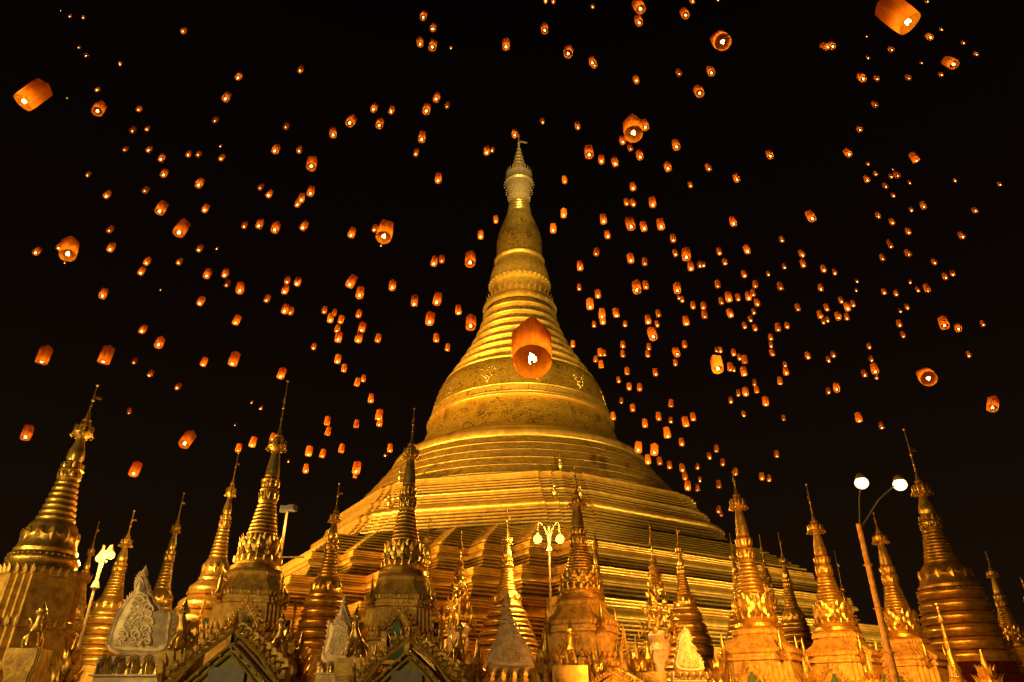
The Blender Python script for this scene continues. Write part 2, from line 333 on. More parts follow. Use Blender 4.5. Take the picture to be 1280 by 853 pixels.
octa('terrace_wall', wall_(17.15, 28.5, 19.4, 26.7), 'terrace_plates'); octa('terrace_moulding', bandp(16.98, 28.8, 17.13, 28.8, .12), 'band')
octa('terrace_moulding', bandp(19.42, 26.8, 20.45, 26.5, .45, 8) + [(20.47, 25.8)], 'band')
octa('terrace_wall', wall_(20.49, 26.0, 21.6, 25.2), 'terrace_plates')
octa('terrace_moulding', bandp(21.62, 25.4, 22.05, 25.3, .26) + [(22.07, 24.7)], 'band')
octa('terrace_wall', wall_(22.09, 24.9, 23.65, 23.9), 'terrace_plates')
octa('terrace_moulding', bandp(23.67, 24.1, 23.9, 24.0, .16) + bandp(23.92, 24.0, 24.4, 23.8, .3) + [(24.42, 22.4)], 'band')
def sq(l): return [(z, a, a - 18.0) for z, a in l]
def squa(nm, lv, m): b = MB(); mm = mats_(b, nm, m); rloft(b, sq(lv), 6, ROT); b.build(nm, mm, pag, 30)
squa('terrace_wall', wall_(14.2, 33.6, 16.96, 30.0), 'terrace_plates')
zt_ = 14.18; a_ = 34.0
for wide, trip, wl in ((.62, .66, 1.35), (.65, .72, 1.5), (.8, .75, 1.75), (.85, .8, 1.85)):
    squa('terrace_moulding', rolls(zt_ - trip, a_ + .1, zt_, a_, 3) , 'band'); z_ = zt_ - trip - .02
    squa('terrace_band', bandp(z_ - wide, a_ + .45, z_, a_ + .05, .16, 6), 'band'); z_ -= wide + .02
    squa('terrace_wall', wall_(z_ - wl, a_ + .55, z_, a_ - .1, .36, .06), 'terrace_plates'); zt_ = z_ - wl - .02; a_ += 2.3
squa('terrace_base', [(-CAMZ, a_ + 3), (zt_ - .5, a_ + 2.6), (zt_ - .3, a_ + 2.8), (zt_ - .02, a_ + 2.8)], 'terrace')
# urns on the octagon corners
def urn(loc, h):
    b = MB(); b.lathe([(0, .2), (.05, .32), (.12, .2), (.2, .34), (.3, .42), (.42, .3), (.5, .18), (.55, .26), (.6, .16), (.7, .13), (.85, .06), (1.0, .02)], 14)
    b.v = [(x * h * .30, y * h * .30, z * h) for x, y, z in b.v]
    for k in range(6): a = k * pi / 3; b.leaf((.07 * h * cos(a), .07 * h * sin(a), .16 * h), (cos(a), sin(a), 0), .25 * h, .07 * h, .2)
    b.build('corner_urn', M['g3'], pag, loc=loc)
for k in range(8):
    for a, z, h in ((26.4, 20.45, 2.4), (23.8, 24.4, 2.2)):
        for dt in (-.05, .05) if a > 25 else (0,):
            t = ROT + pi / 8 + k * pi / 4 + dt
            if sin(t) > -.8: continue
            r = a / cos(pi / 8) - .9; urn((r * cos(t), r * sin(t), z), h)

# ------------------------------------------------------------------ stupas
def hti(parent, z0, z1, R, m, rod_top, rodr=None):
    b = MB(); h = z1 - z0
    b.lathe([(z0, R * .6), (z0 + .1 * h, R * .95), (z0 + .16 * h, R * 1.1), (z0 + .2 * h, R * .85), (z0 + .38 * h, R * .62), (z0 + .42 * h, R * .78), (z0 + .46 * h, R * .55), (z0 + .62 * h, R * .38), (z0 + .65 * h, R * .5), (z0 + .68 * h, R * .3), (z0 + h, R * .12)], 20)
    for k in range(12):
        a = k * pi / 6; b.ball((R * 1.12 * cos(a), R * 1.12 * sin(a), z0 + .06 * h), R * .13, 5); b.leaf((R * .9 * cos(a), R * .9 * sin(a), z0 + .16 * h), (cos(a), sin(a), 0), .3 * h, R * .35, .15)
    b.build('umbrella_crown', M['g1'], parent)
    b = MB(); r = rodr or R * .09; H = rod_top - z1
    b.tube([(0, 0, z1 - .02), (0, 0, rod_top)], r, 6, [r * 1.3, r * .6]); b.ball((0, 0, z1 + H * .42), r * 2.4, 8); b.ball((0, 0, rod_top), r * 2.2, 8); b.ball((0, 0, z1 + H * .2), r * 1.8, 6)
    b.box((R * .45, 0, z1 + H * .55), (R * .8, r * .8, H * .09), random.uniform(-.8, .8), .8)
    b.build('finial_rod', M['g1'], parent)
def ringspire(z0, r0, z1, r1, n, seg=36, fat=.5):
    pr = []; 
    for i in range(n):
        a0 = z0 + (z1 - z0) * i / n; hh = (z1 - z0) / n; ra = r0 + (r1 - r0) * (i / n) ** .85; rb = r0 + (r1 - r0) * ((i + 1) / n) ** .85
        pr += bulge(a0, ra * .93, a0 + hh * .8, rb * .96, fat * hh * .45, 5)
    b = MB(); b.lathe(pr, seg); return b
def lotusband(parent, z0, z1, ra, rb, m):
    h = z1 - z0; b = MB()
    b.lathe([(z0, ra * .85), (z0 + .12 * h, ra * 1.08), (z0 + .22 * h, ra * .85), (z0 + .45 * h, ra * .95), (z0 + .5 * h, ra * 1.12), (z0 + .56 * h, ra * .85), (z0 + .78 * h, rb * .95), (z0 + .86 * h, rb * 1.15), (z0 + .94 * h, rb), (z1, rb * .8)], 28)
    for zz, rr, dr in ((.14, .95, 1), (.6, .9, 1), (.5, .9, -1)):
        for k in range(12):
            a = k * pi / 6 + zz; b.leaf((ra * rr * cos(a), ra * rr * sin(a), z0 + zz * h), (cos(a), sin(a), 0), .26 * h, ra * .42, .3, up=Vector((0, 0, dr)))
    return b.build('lotus_band', m, parent)
def spot_geo(tip, d, yref, hw):
    T = P(*tip, d); zr = (CAMZ + d * ray(0, yref).z); dep = d * CP + (zr - CAMZ) * SP
    return T.x, T.z, zr, hw * dep / FPX
def banded(tip, d, yref, hw, label, nb=5, flare=1.7, mt='g1', rod=.2, group=GROUP if 'GROUP' in globals() else 'small golden stupas round the great pagoda', box=0, bandh=.55, pm='plinth', name='banded_stupa', rings=8, belltop=.62):
    x, zt, zr, R = spot_geo(tip, d, yref, hw); H = zt - zr; m = M[mt]
    s = thing(name, label, 'stupa', (x, d, 0), random.uniform(0, .7), group)
    Z = lambda t: zt - H * t
    f = (1 - rod) / .8; T = lambda t: rod + (t - .2) * f if t < 1 else 1
    hti(s, Z(T(.36)), Z(T(.2)), R * .34, m, zt, max(.012, R * .03))
    b = MB(); b.lathe([(Z(T(.50)), R * .25), (Z(T(.48)), R * .30), (Z(T(.44)), R * .27), (Z(T(.40)), R * .19), (Z(T(.35)), R * .13)], 24); b.build('bud', M['g3'], s)
    lotusband(s, Z(T(.61)), Z(T(.495)), R * .38, R * .27, m)
    b = ringspire(Z(T(.83)), R * belltop, Z(T(.605)), R * .36, rings); b.build('ring_spire', m, s)
    b = MB(); h = Z(T(.83)) - zr
    b.lathe([(zr, R * 1.0), (zr + .1 * h, R * 1.02), (zr + .16 * h, R * .95), (zr + .45 * h, R * .87), (zr + .52 * h, R * .9), (zr + .58 * h, R * .85), (zr + .8 * h, R * (belltop + .14)), (zr + .95 * h, R * (belltop + .03)), (zr + h, R * (belltop - .06))], 48)
    for k in range(12):
        a = k * pi / 6; b.leaf((R * .86 * cos(a), R * .86 * sin(a), zr + .72 * h), (cos(a), sin(a), 0), .42 * h, R * .3, .1, up=Vector((0, 0, -1)))
        b.tube([((R * .9 + .0) * cos(a + q * pi / 24), (R * .9) * sin(a + q * pi / 24), zr + h * (.66 - .16 * sin(pi * q / 4))) for q in range(5)], R * .025, 4)
    b.build('bell', m, s)
    z = zr; r = R * 1.04
    hb = bandh * R
    for i in range(nb):
        r2 = R * (1.04 + (flare - 1.04) * (i + 1) / nb); b = MB()
        b.lathe([(z - hb, r2 * .97), (z - hb * .93, r2 * 1.05), (z - hb * .75, r2 * 1.0)] + bulge(z - hb * .74, r2 * .96, z - hb * .1, r * .98, hb * .2, 8) + [(z - .02 * hb, r * .9)], 48)
        if i == 0:
            for k in range(36): a = k * pi / 18; b.ball((r * 1.03 * cos(a), r * 1.03 * sin(a), z - hb * .18), hb * .09, 5)
        b.build('base_band', m, s); z -= hb; r = r2
    b = MB()
    if box:
        k = box; rot = pi / 8
        lv = [(z, R * k * .86), (z - .12 * R, R * k), (z - .3 * R, R * k), (z - .34 * R, R * k * .9), (z - 1.7 * R, R * k * .93), (z - 1.75 * R, R * k * 1.1), (z - 1.95 * R, R * k * 1.1), (z - 2.0 * R, R * k), (z - 3.0 * R, R * k * 1.05), (z - 3.05 * R, R * k * 1.25), (z - 3.3 * R, R * k * 1.25)]
        lv = [l for l in lv if l[0] > .1] + [(0, lv[-1][1] if lv[-1][0] > .1 else R * k * 1.25)]
        rloft(b, [(zz, a, a * .62) for zz, a in lv][::-1], 3, .4)
        for q, sh in ((.3, 1.0), (1.95, 1.1), (3.3, 1.25)):
            for x_, y_ in redent(R * k * sh, R * k * sh * .62, 3): b.leaf((x_ * cos(.4) - y_ * sin(.4), x_ * sin(.4) + y_ * cos(.4), z - q * R), (x_, y_, 0), .3 * R, .16 * R, .3)
            for kk in range(4):
                for t in (-.4, -.2, 0, .2, .4): a_ = kk * pi / 2 + .4; b.leaf((R * k * sh * (cos(a_) - t * sin(a_)), R * k * sh * (sin(a_) + t * cos(a_)), z - q * R), (cos(a_), sin(a_), 0), .3 * R, .16 * R, .3)
    else:
        b.loft([[(q * r * cos(pi / 8 + pi / 4 * j), q * r * sin(pi / 8 + pi / 4 * j), zz) for j in range(8)] for zz, q in ((0, 1.5), (z * .5, 1.45), (z * .55, 1.2), (max(z - .35 * R, z * .8), 1.2), (max(z - .3 * R, z * .82), 1.08), (z, 1.06))], True, True, True)
    b.build('plinth', M[pm], s, 25)
    return s
def lacegable(mb, w, h, n=8, curl=.12, y=0, rnd=None):      # filigree border of a gable, built on x-z at y
    rnd = rnd or random
    for sgn in (-1, 1):
        for i in range(n):
            t = (i + .5) / n; x = sgn * w / 2 * (1 - t); z = h * (t ** .85); c = curl * w * (1.1 - .45 * t)
            pts = []
            for q in range(9):
                a = q / 8 * 1.6 * pi + (0 if sgn > 0 else pi); rr = c * (1 - q / 11)
                pts.append((x + sgn * c * .5 + rr * cos(a * sgn) * .8, y + .02 * rnd.uniform(-1, 1), z + rr * sin(a) * .8 + c * .4))
            mb.tube(pts, c * .2, 5, [c * .22 * (1 - q / 10) + c * .05 for q in range(9)])
            mb.ball((x + sgn * c * .55, y - .02, z + c * .45), c * .3, 6)
            mb.leaf((x + sgn * c * .8, y, z + c * .7), (sgn, 0, 0), c * 1.3, c * .55, .35)
        mb.tube([(sgn * w / 2, y, -.02), (sgn * w * .30, y, h * .5), (0, y, h)], curl * w * .16, 6)
    mb.leaf((0, y, h * .96), (1, 0, 0), h * .42, w * .12, 0)
    for sgn in (-1, 1): mb.leaf((sgn * w * .56, y, -.02), (sgn, 0, 0), h * .5, w * .14, .35)
def niche(parent, ang, dist_, z, w, h, m, gm='g2'):        # a dormer niche with a filigree gable
    c, s = cos(ang), sin(ang)
    def place(mb): mb.v = [(x * c + (dist_ - y) * s if False else (dist_ - y) * c - x * s, (dist_ - y) * s + x * c, zz + z) for x, y, zz in mb.v]
    b = MB(); b.box((-w * .36, .0, h * .3), (w * .16, w * .5, h * .6)); b.box((w * .36, 0, h * .3), (w * .16, w * .5, h * .6)); b.box((0, 0, -.02 * h), (w * 1.05, w * .6, h * .08))
    place(b); n_ = b.build('niche', m, parent)
    b = MB(); b.loft([[(-w * .28, y_, 0), (w * .28, y_, 0), (w * .28, y_, h * .5), (w * .12, y_, h * .72), (0, y_, h * .92), (-w * .12, y_, h * .72), (-w * .28, y_, h * .5)] for y_ in (-.02, .12 * w)], True, True, True)
    place(b); b.build('niche_panel', M['green'], n_)
    b = MB(); lacegable(b, w * 1.0, h * .6, 5, .13, -w * .12); b.v = [(x, y, zz + h * .52) for x, y, zz in b.v]; place(b); b.build('filigree_gable', M[gm], n_)
def ornate(tip, d, yref, hw, label, mt='g2', rz=0, rod=.29, scale=1.0, niches=True, group='ornate spired stupas on stepped square bases', shoulder=1.75):
    x, zt, zr, R = spot_geo(tip, d, yref, hw); H = zt - zr; m = M[mt]
    s = thing('ornate_stupa', label, 'stupa', (x, d, 0), rz, group)
    T = lambda t: rod + (t - .29) * (1 - rod) / .71; Z = lambda t: zt - H * T(t)
    hti(s, Z(.42), Z(.29), R * .46, M['g1'], zt, max(.012, R * .035))
    b = MB(); b.lathe([(Z(.57), R * .3), (Z(.565), R * .36), (Z(.52), R * .33), (Z(.46), R * .25), (Z(.41), R * .17)], 28); b.build('bud', M['g3'], s)
    lotusband(s, Z(.72), Z(.565), R * .45, R * .36, M['g1'])
    b = ringspire(Z(.90), R * .84, Z(.715), R * .46, 9); b.build('ring_spire', M['g1'], s)
    b = MB(); z0 = zr; z1 = Z(.895); h = z1 - z0
    b.lathe([(z0, R * .95), (z0 + .1 * h, R * 1.05), (z0 + .25 * h, R * .92), (z0 + .55 * h, R * .98), (z0 + .75 * h, R * .95), (z0 + .9 * h, R * .86), (z1, R * .72)], 48, mod=lambda t, z: 1 + .03 * sin(12 * t))
    for k in range(14):
        a = 2 * pi * k / 14
        for zz, dr, rr, hh in ((.5, 1, .96, .5), (.45, -1, .96, .45), (.75, 1, .9, .4)):
            aa = a + (.22 if zz > .7 else 0); b.leaf((R * rr * cos(aa), R * rr * sin(aa), z0 + zz * h), (cos(aa), sin(aa), 0), hh * h, R * .3, .22, up=Vector((0, 0, dr)))
        b.ball((R * 1.0 * cos(a), R * 1.0 * sin(a), z0 + .47 * h), R * .09, 6)
    b.build('floral_drum', M['g1'], s)
    b = MB(); b.lathe([(zr - .62 * R, R * 1.12), (zr - .55 * R, R * 1.25), (zr - .38 * R, R * 1.22), (zr - .3 * R, R * 1.05), (zr - .16 * R, R * 1.1), (zr - .08 * R, R * 1.16), (zr + .01, R * 1.0)], 48)
    for k in range(20): a = k * pi / 10; b.leaf((R * 1.12 * cos(a), R * 1.12 * sin(a), zr - .2 * R), (cos(a), sin(a), 0), .3 * R, R * .2, .2)
    b.build('drum_base', M['g1'], s)
    lv = [(-.6, 1.05), (-.72, 1.2), (-.9, 1.22), (-.95, 1.12), (-1.25, 1.3), (-1.6, shoulder * .92), (-1.68, shoulder * .97), (-1.85, shoulder), (-1.9, shoulder * .93), (-2.05, shoulder * .93), (-2.08, shoulder * .98), (-2.2, shoulder * .98), (-2.24, shoulder * .9), (-3.1, shoulder * .94), (-3.15, shoulder * 1.05),
          (-3.28, shoulder * 1.08), (-3.34, shoulder * 1.0), (-3.5, shoulder * 1.0), (-3.55, shoulder * 1.12), (-3.75, shoulder * 1.15), (-3.8, shoulder * 1.05), (-4.9, shoulder * 1.12), (-4.95, shoulder * 1.28), (-5.2, shoulder * 1.3), (-5.25, shoulder * 1.2), (-6.6, shoulder * 1.25), (-6.7, shoulder * 1.5), (-7.0, shoulder * 1.5)]
    lv = [(zr + q * R, a * R) for q, a in lv]; lv = [l for l in lv if l[0] > .05]; lv.append((0, lv[-1][1]))
    b = MB(); rloft(b, [(zz, a, a * .55) for zz, a in lv][::-1], 4); ant = []
    for q, sh, hh in ((-1.68, .97, .26), (-3.15, 1.06, .30), (-3.55, 1.13, .24), (-4.95, 1.29, .34)):
        zz = zr + q * R; aa = shoulder * sh * R
        if zz < .3: continue
        pts_ = redent(aa, aa * .55, 4); ant += [((x, y, zz - .22 * R), hh * R) for x, y in pts_]
        for k in range(4):
            for t in (-.36, -.18, 0, .18, .36): c_, s_ = cos(k * pi / 2), sin(k * pi / 2); ant.append(((aa * c_ - aa * t * s_ * 1.3, aa * s_ + aa * t * c_ * 1.3, zz - .22 * R), hh * R))
    for p_, hh in ant: b.leaf(p_, (p_[0], p_[1], 0), hh, hh * .5, .35)
    b.build('stepped_base', m if mt != 'g2' else M['plinth'], s, 25)
    if niches:
        for k in range(4): niche(s, k * pi / 2, shoulder * 1.10 * R, zr - 4.7 * R, R * 1.5, R * 2.1, M['plinth'])
    # corner urns on the shoulder
    for k in range(4):
        a = pi / 4 + k * pi / 2; b = MB(); rr = shoulder * R * 1.12; b.lathe([(0, .1 * R), (.1 * R, .2 * R), (.25 * R, .1 * R), (.4 * R, .22 * R), (.6 * R, .1 * R), (.9 * R, .1 * R), (1.4 * R, .01 * R)], 12, (rr * cos(a), rr * sin(a), zr - 2.25 * R)); b.build('corner_urn', M['g1'], s)
    return s
def spraytree(tip, d, ybot, hw, label):
    x, zt, zb, R = spot_geo(tip, d, ybot, hw); H = zt - zb
    s = thing('gilded_flower_spire', label, 'flower spire', (x, d, 0), 0, 'gilded flower spires')
    b = MB(); b.tube([(0, 0, zb), (0, 0, zt)], .03, 6, [.05, .012])
    for t, r in ((.62, .2), (.56, .28), (.68, .15), (.5, .3)): b.ball((0, 0, zb + H * t), R * r, 12, .8); b.tor(zb + H * (t - .02), R * r, R * .06, 16)
    b.lathe([(zb + H * .8, R * .2), (zb + H * .83, R * .12), (zb + H * .9, R * .04)], 12)
    b.build('stem', M['g1'], s)
    b = MB(); rnd = random.Random(hash(tip) % 1000)
    for k in range(150):
        t = rnd.random() ** 1.2 * .8; rr = R * (1 - t / .86) ** .8 * rnd.uniform(.55, 1.05); a = rnd.uniform(0, 2 * pi)
        b.leaf((rr * cos(a), rr * sin(a), zb + H * t * .78), (cos(a), sin(a), 0), rnd.uniform(.3, .5) * R * (1.1 - t), R * .2, rnd.uniform(0, .5))
    b.build('gilt_leaves', M['g1'], s)
    b = MB(); b.lathe([(0, .5), (zb - 1.2, .45), (zb - 1.1, .22), (zb - .8, .2), (zb - .3, .38), (zb - .1, .3), (zb + .1, R * .7), (zb + .25, R * .4)], 24); b.build('vase', M['white'], s)
    return s
G = 'banded golden stupas ringed with rounded drums'
banded((122, 482), 15, 694, 35, 'tall golden bell stupa at the far left edge on a plain stepped block base', nb=1, flare=1.12, mt='g1', rod=.17, box=1.35, group=G, rings=7, belltop=.66)
banded((124, 653), 24, 775, 13, 'slender orange-lit stupa directly left of the left twin globe lamp', nb=4, flare=1.3, mt='g3', group=G, rings=9, belltop=.8)
banded((168, 639), 21, 770, 21, 'dark banded stupa rising just behind the left twin globe lamp', nb=5, flare=1.1, mt='g1', group=G)
banded((230, 617), 25, 763, 16, 'small shiny stupa poking up behind the large white carved gable', nb=4, flare=1.4, mt='g3', group=G)
banded((298, 567), 20, 727, 18, 'golden stupa with beaded band, close left of the tallest left ornate stupa', nb=3, flare=2.5, mt='g3', group=G, bandh=1.0)
ornate((360, 477), 17, 700, 25, 'tall ornate stupa with very long thin rod, left of the floodlight mast', rz=radians(-75), rod=.29, group='ornate spired stupas on stepped square bases')
banded((424, 605), 22, 748, 22, 'shiny dark banded stupa between the floodlight mast and central-left ornate stupa', nb=5, flare=1.45, mt='g1', group=G)
ornate((518, 511), 16, 707, 24, 'ornate stupa in front of the left pagoda terraces, green niche facing the viewer', rz=radians(-90 + 6), rod=.2)
banded((537, 640), 30, 753, 15, 'slim yellow stupa half hidden behind the ornate stupa with the green niche', nb=4, flare=1.5, mt='g3', group=G)
spraytree((577, 664), 24, 790, 24, 'gilded flower spire with stacked globes, left of the stupa behind the pale pointed carving')
banded((634, 638), 24, 761, 20, 'golden stupa with widely flaring bands just left of the central twin globe lamp', nb=5, flare=2.1, mt='g1', group=G)
ornate((719, 585), 18, 736, 24, 'ornate stupa just right of the central twin globe lamp, rod touching the terrace edge', rz=radians(-112), rod=.2)
banded((742, 640), 34, 775, 12, 'thin bright stupa behind the right shoulder of the central ornate stupa', nb=5, flare=1.5, mt='g3', group=G)
spraytree((812, 655), 24, 800, 26, 'gilded flower spire in a pale vase before the right terrace wall')
banded((845, 655), 24, 763, 15, 'dark cone-shaped banded stupa right of the gilded flower spire in the pale vase', nb=6, flare=2.6, mt='g1', group=G, bandh=.9)
ornate((916, 590), 20, 772, 23, 'orange-lit ornate stupa where the bell terraces meet the right sky', rz=radians(-125), rod=.12, shoulder=1.9)
banded((912, 668), 30, 765, 12, 'thin yellow stupa peeking out left of the orange-lit ornate stupa', nb=5, flare=1.9, mt='g3', group=G)
spraytree((949, 668), 30, 790, 18, 'slender dark flower spire between two stupas before the far right terrace')
banded((973, 667), 26, 782, 15, 'small dark stupa with shiny drums, left of the stupa nearest the tall lamp mast', nb=5, flare=1.5, mt='g1', group=G)
ornate((1008, 606), 20, 777, 22, 'orange ornate stupa with a long bare rod, directly left of the tall lamp mast', rz=radians(-130), rod=.24, shoulder=1.9)
banded((1043, 690), 30, 790, 10, 'thin dark stupa spire seen close behind the tall lamp mast on its left', nb=4, flare=1.6, mt='g1', rod=.4, group=G)
ornate((1092, 642), 20, 786, 20, 'orange ornate stupa standing directly right of the tall lamp mast', rz=radians(-138), rod=.12, shoulder=1.95)
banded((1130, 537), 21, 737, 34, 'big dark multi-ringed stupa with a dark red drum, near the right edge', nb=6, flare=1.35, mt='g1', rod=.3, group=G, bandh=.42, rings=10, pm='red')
ornate((1232, 690), 22, 800, 15, 'narrow dark ornate stupa at the right edge beside the big ringed stupa', rz=radians(-140), rod=.15)
banded((1276, 722), 30, 810, 14, 'stupa whose thin rod just enters at the right border', nb=4, flare=1.4, mt='g1', group=G)
ornate((1171, 756), 13, 846, 7, 'tiny dark stupa spire standing in front of the big ringed stupa', rz=.3, rod=.1, niches=False)

# ------------------------------------------------------------------ white carved gables
def whitegable(outline, d, label, th=.32, yaw=0, scallop=None):
    pts = [P(px, py, d) for px, py in outline]; cx = sum(p.x for p in pts) / len(pts); zb = min(p.z for p in pts)
    s = thing('carved_gable', label, 'carving', (cx, d, 0), yaw)
    F0 = [Vector((p.x - cx, 0, p.z)) for p in pts]; F = []; N = len(F0)
    for k in range(N):                                               # round the outline off
        p0, p1, p2, p3 = F0[k - 1], F0[k], F0[(k + 1) % N], F0[(k + 2) % N]
        for t in (0, .25, .5, .75): F.append(tuple(.5 * ((2 * p1) + (p2 - p0) * t + (2 * p0 - 5 * p1 + 4 * p2 - p3) * t * t + (3 * p1 - p0 - 3 * p2 + p3) * t ** 3)))
    mx = sum(p[0] for p in F) / len(F); mz = sum(p[2] for p in F) / len(F)
    b = MB()
    def ring(k, y): return [(mx + (x - mx) * k, y, mz + (z - mz) * k) for x, _, z in F]
    b.loft([ring(.3, -th * .78), ring(.55, -th * .72), ring(.76, -th * .58), ring(.82, -th * .50), ring(.84, -th * .56), ring(.90, -th * .56), ring(.93, -th * .40), ring(1, -th * .28), ring(1, th * .1), ring(.9, th * .3)], True, True, True)
    w = max(p[0] for p in F) - min(p[0] for p in F); h = max(p[2] for p in F) - zb; rnd = random.Random(3)
    for k in range(34):                                              # relief scrolls
        t = (k % 12) / 12; x0 = mx + ((k // 12) - 1) * .20 * w * (1 - t * .8) + rnd.uniform(-.04, .04) * w; z0 = zb + h * (.10 + .62 * t); c = .036 * w * rnd.uniform(.8, 1.5); sg = rnd.choice((-1, 1)); yy = -th * .79
        path = []
        for q in range(12):
            a = q * .62; rr = c * (1.8 - q * .13); path.append((x0 + sg * rr * cos(a), yy, z0 + rr * sin(a) + c * .2 * q))
        b.tube(path, c * .3, 5, [c * (.42 - .02 * q) for q in range(12)])
    n_ = len(F)
    for k in range(n_):                                              # flame leaves along the edge
        p, q = Vector(F[k]), Vector(F[(k + 1) % n_]); mid = (p + q) / 2
        if mid.z < zb + .12 * h: continue
        tn = (q - p).normalized(); nr = Vector((tn.z, 0, -tn.x)); nr = nr if nr.dot(mid - Vector((mx, 0, mz))) > 0 else -nr
        b.leaf(mid * 1.0 + Vector((0, -th * .35, 0)) - nr * .02 * w, (0, -1, 0), .07 * w, .06 * w, .5, .5, up=(nr + Vector((0, 0, .8))).normalized())
    tp = max(F, key=lambda p: p[2]); b.lathe([(-.12 * h, .05 * w), (-.06 * h, .08 * w), (-.02 * h, .05 * w), (0, .065 * w), (.05 * h, .04 * w), (.12 * h, .004)], 14, (tp[0], -th * .1, tp[2]))
    b.build('carved_slab', M['white'], s, 50)
    # row of gilt scallops and the wall below
    b = MB(); n = 5; x0 = min(p[0] for p in F); sc = w * 1.06 / n; hs = sc * 1.25
    for k in range(n):
        xx = x0 - .03 * w + sc * (k + .5)
        for q, c_ in enumerate((1, .78, .56, .34)):
            b.tube([(xx - sc * .46 * c_, -th * .55 - .02 * q, zb - hs * 1.0), (xx - sc * .44 * c_, -th * .55 - .02 * q, zb - hs * .5), (xx - sc * .25 * c_, -th * .55 - .02 * q, zb - hs * .5 + hs * .42 * c_), (xx, -th * .55 - .02 * q, zb - hs * .5 + hs * .52 * c_), (xx + sc * .25 * c_, -th * .55 - .02 * q, zb - hs * .5 + hs * .42 * c_), (xx + sc * .44 * c_, -th * .55 - .02 * q, zb - hs * .5), (xx + sc * .46 * c_, -th * .55 - .02 * q, zb - hs * 1.0)], sc * .06, 6)
    b.build('gilt_scallops', M['g3'], s)
    b = MB(); b.box((x0 + w / 2, 0, (zb - .01) / 2), (w * 1.12, th * 1.0, zb - .02)); b.box((x0 + w / 2, 0, zb - hs * 1.05), (w * 1.2, th * 1.5, hs * .1)); b.build('wall', M['white'], s, 25)
    return s
whitegable([(140, 815), (143, 790), (152, 768), (166, 748), (174, 742), (175, 729), (181, 719), (186, 729), (188, 740), (196, 752), (206, 766), (222, 768), (220, 790), (214, 818), (180, 820)], 12.5, 'large pale stone gable with curling relief and a pointed knob, at lower left')
whitegable([(405, 828), (409, 800), (412, 778), (417, 782), (425, 768), (431, 752), (437, 766), (443, 785), (447, 805), (448, 828)], 15, 'narrow white stone gable partly behind the pillar statue, left of the green-niched stupa')
whitegable([(611, 834), (614, 815), (620, 802), (626, 784), (630, 766), (634, 748), (638, 768), (644, 786), (653, 800), (662, 815), (668, 836)], 17, 'pale pointed stone carving in front of the flaring central stupa')
whitegable([(843, 838), (845, 812), (848, 795), (856, 788), (861, 794), (866, 815), (874, 822), (878, 840)], 18, 'orange-tinted white stone carving at the foot of the dark cone-shaped stupa')

# ------------------------------------------------------------------ shrines with filigree pediments
def shrine(apex, left, right, d, label, yaw=0):
    A = P(*apex, d); Lp = P(*left, d); Rp = P(*right, d); w = Rp.x - Lp.x; zb = (Lp.z + Rp.z) / 2; h = A.z - zb
    s = thing('shrine', label, 'shrine', (A.x, d, 0), yaw)
    b = MB(); b.loft([[(-w * .42, y, zb - .6), (w * .42, y, zb - .6), (w * .42, y, zb), (0, y, zb + h * .72), (-w * .42, y, zb)] for y in (.05, .2)], True, True, True); b.build('pediment_board', M['panel'], s, 20)
    b = MB()
    for q_ in (.40, .31):
        for sg in (-1, 1): b.tube([(sg * w * q_, -.01, zb - .02), (sg * w * q_ * .5, -.01, zb + h * q_ * .88), (0, -.01, zb + h * q_ * 1.72)], .018, 6)
    for k in range(9): b.ball((w * .36 * (k / 4 - 1), -.02, zb + .03 + h * .60 * (1 - abs(k / 4 - 1)) * .98), .03, 6)
    b.build('pediment_moulding', M['g2'], s)
    b = MB(); b.box((0, .02, zb - .02 + h * .1), (w * .34, .08, h * .42)); b.build('pediment_panel', M['grey'], s, 20)
    b = MB(); lacegable(b, w, h * .92, 9, .115, 0); b.v = [(x, y, z + zb) for x, y, z in b.v]; b.build('filigree_gable', M['g2'], s)
    b = MB(); b.loft([[(-w * .5, y, zb - .04), (0, y, zb + h * .8), (w * .5, y, zb - .04), (w * .5, y, zb - .12), (0, y, zb + h * .7), (-w * .5, y, zb - .12)] for y in (.22, 2.2)], True, True, True); b.build('roof', M['stone'], s, 20)
    b = MB()
    for sx in (-1, 1):
        for yy in (.3, 2.0): b.box((sx * w * .42, yy, (zb - .15) / 2), (.22, .22, zb - .15))
    b.build('pillars', M['plinth'], s, 20)
    return s
shrine((294, 782), (222, 856), (356, 856), 11, 'shrine with gilt filigree pediment and yellow-green board, below the tall left ornate stupa')
shrine((512, 795), (452, 856), (566, 856), 11, 'shrine with gilt filigree pediment under the green-niched ornate stupa, lower centre')
shrine((766, 838), (735, 862), (797, 862), 13, 'small filigree-topped shrine under the stupa right of the central twin lamp')

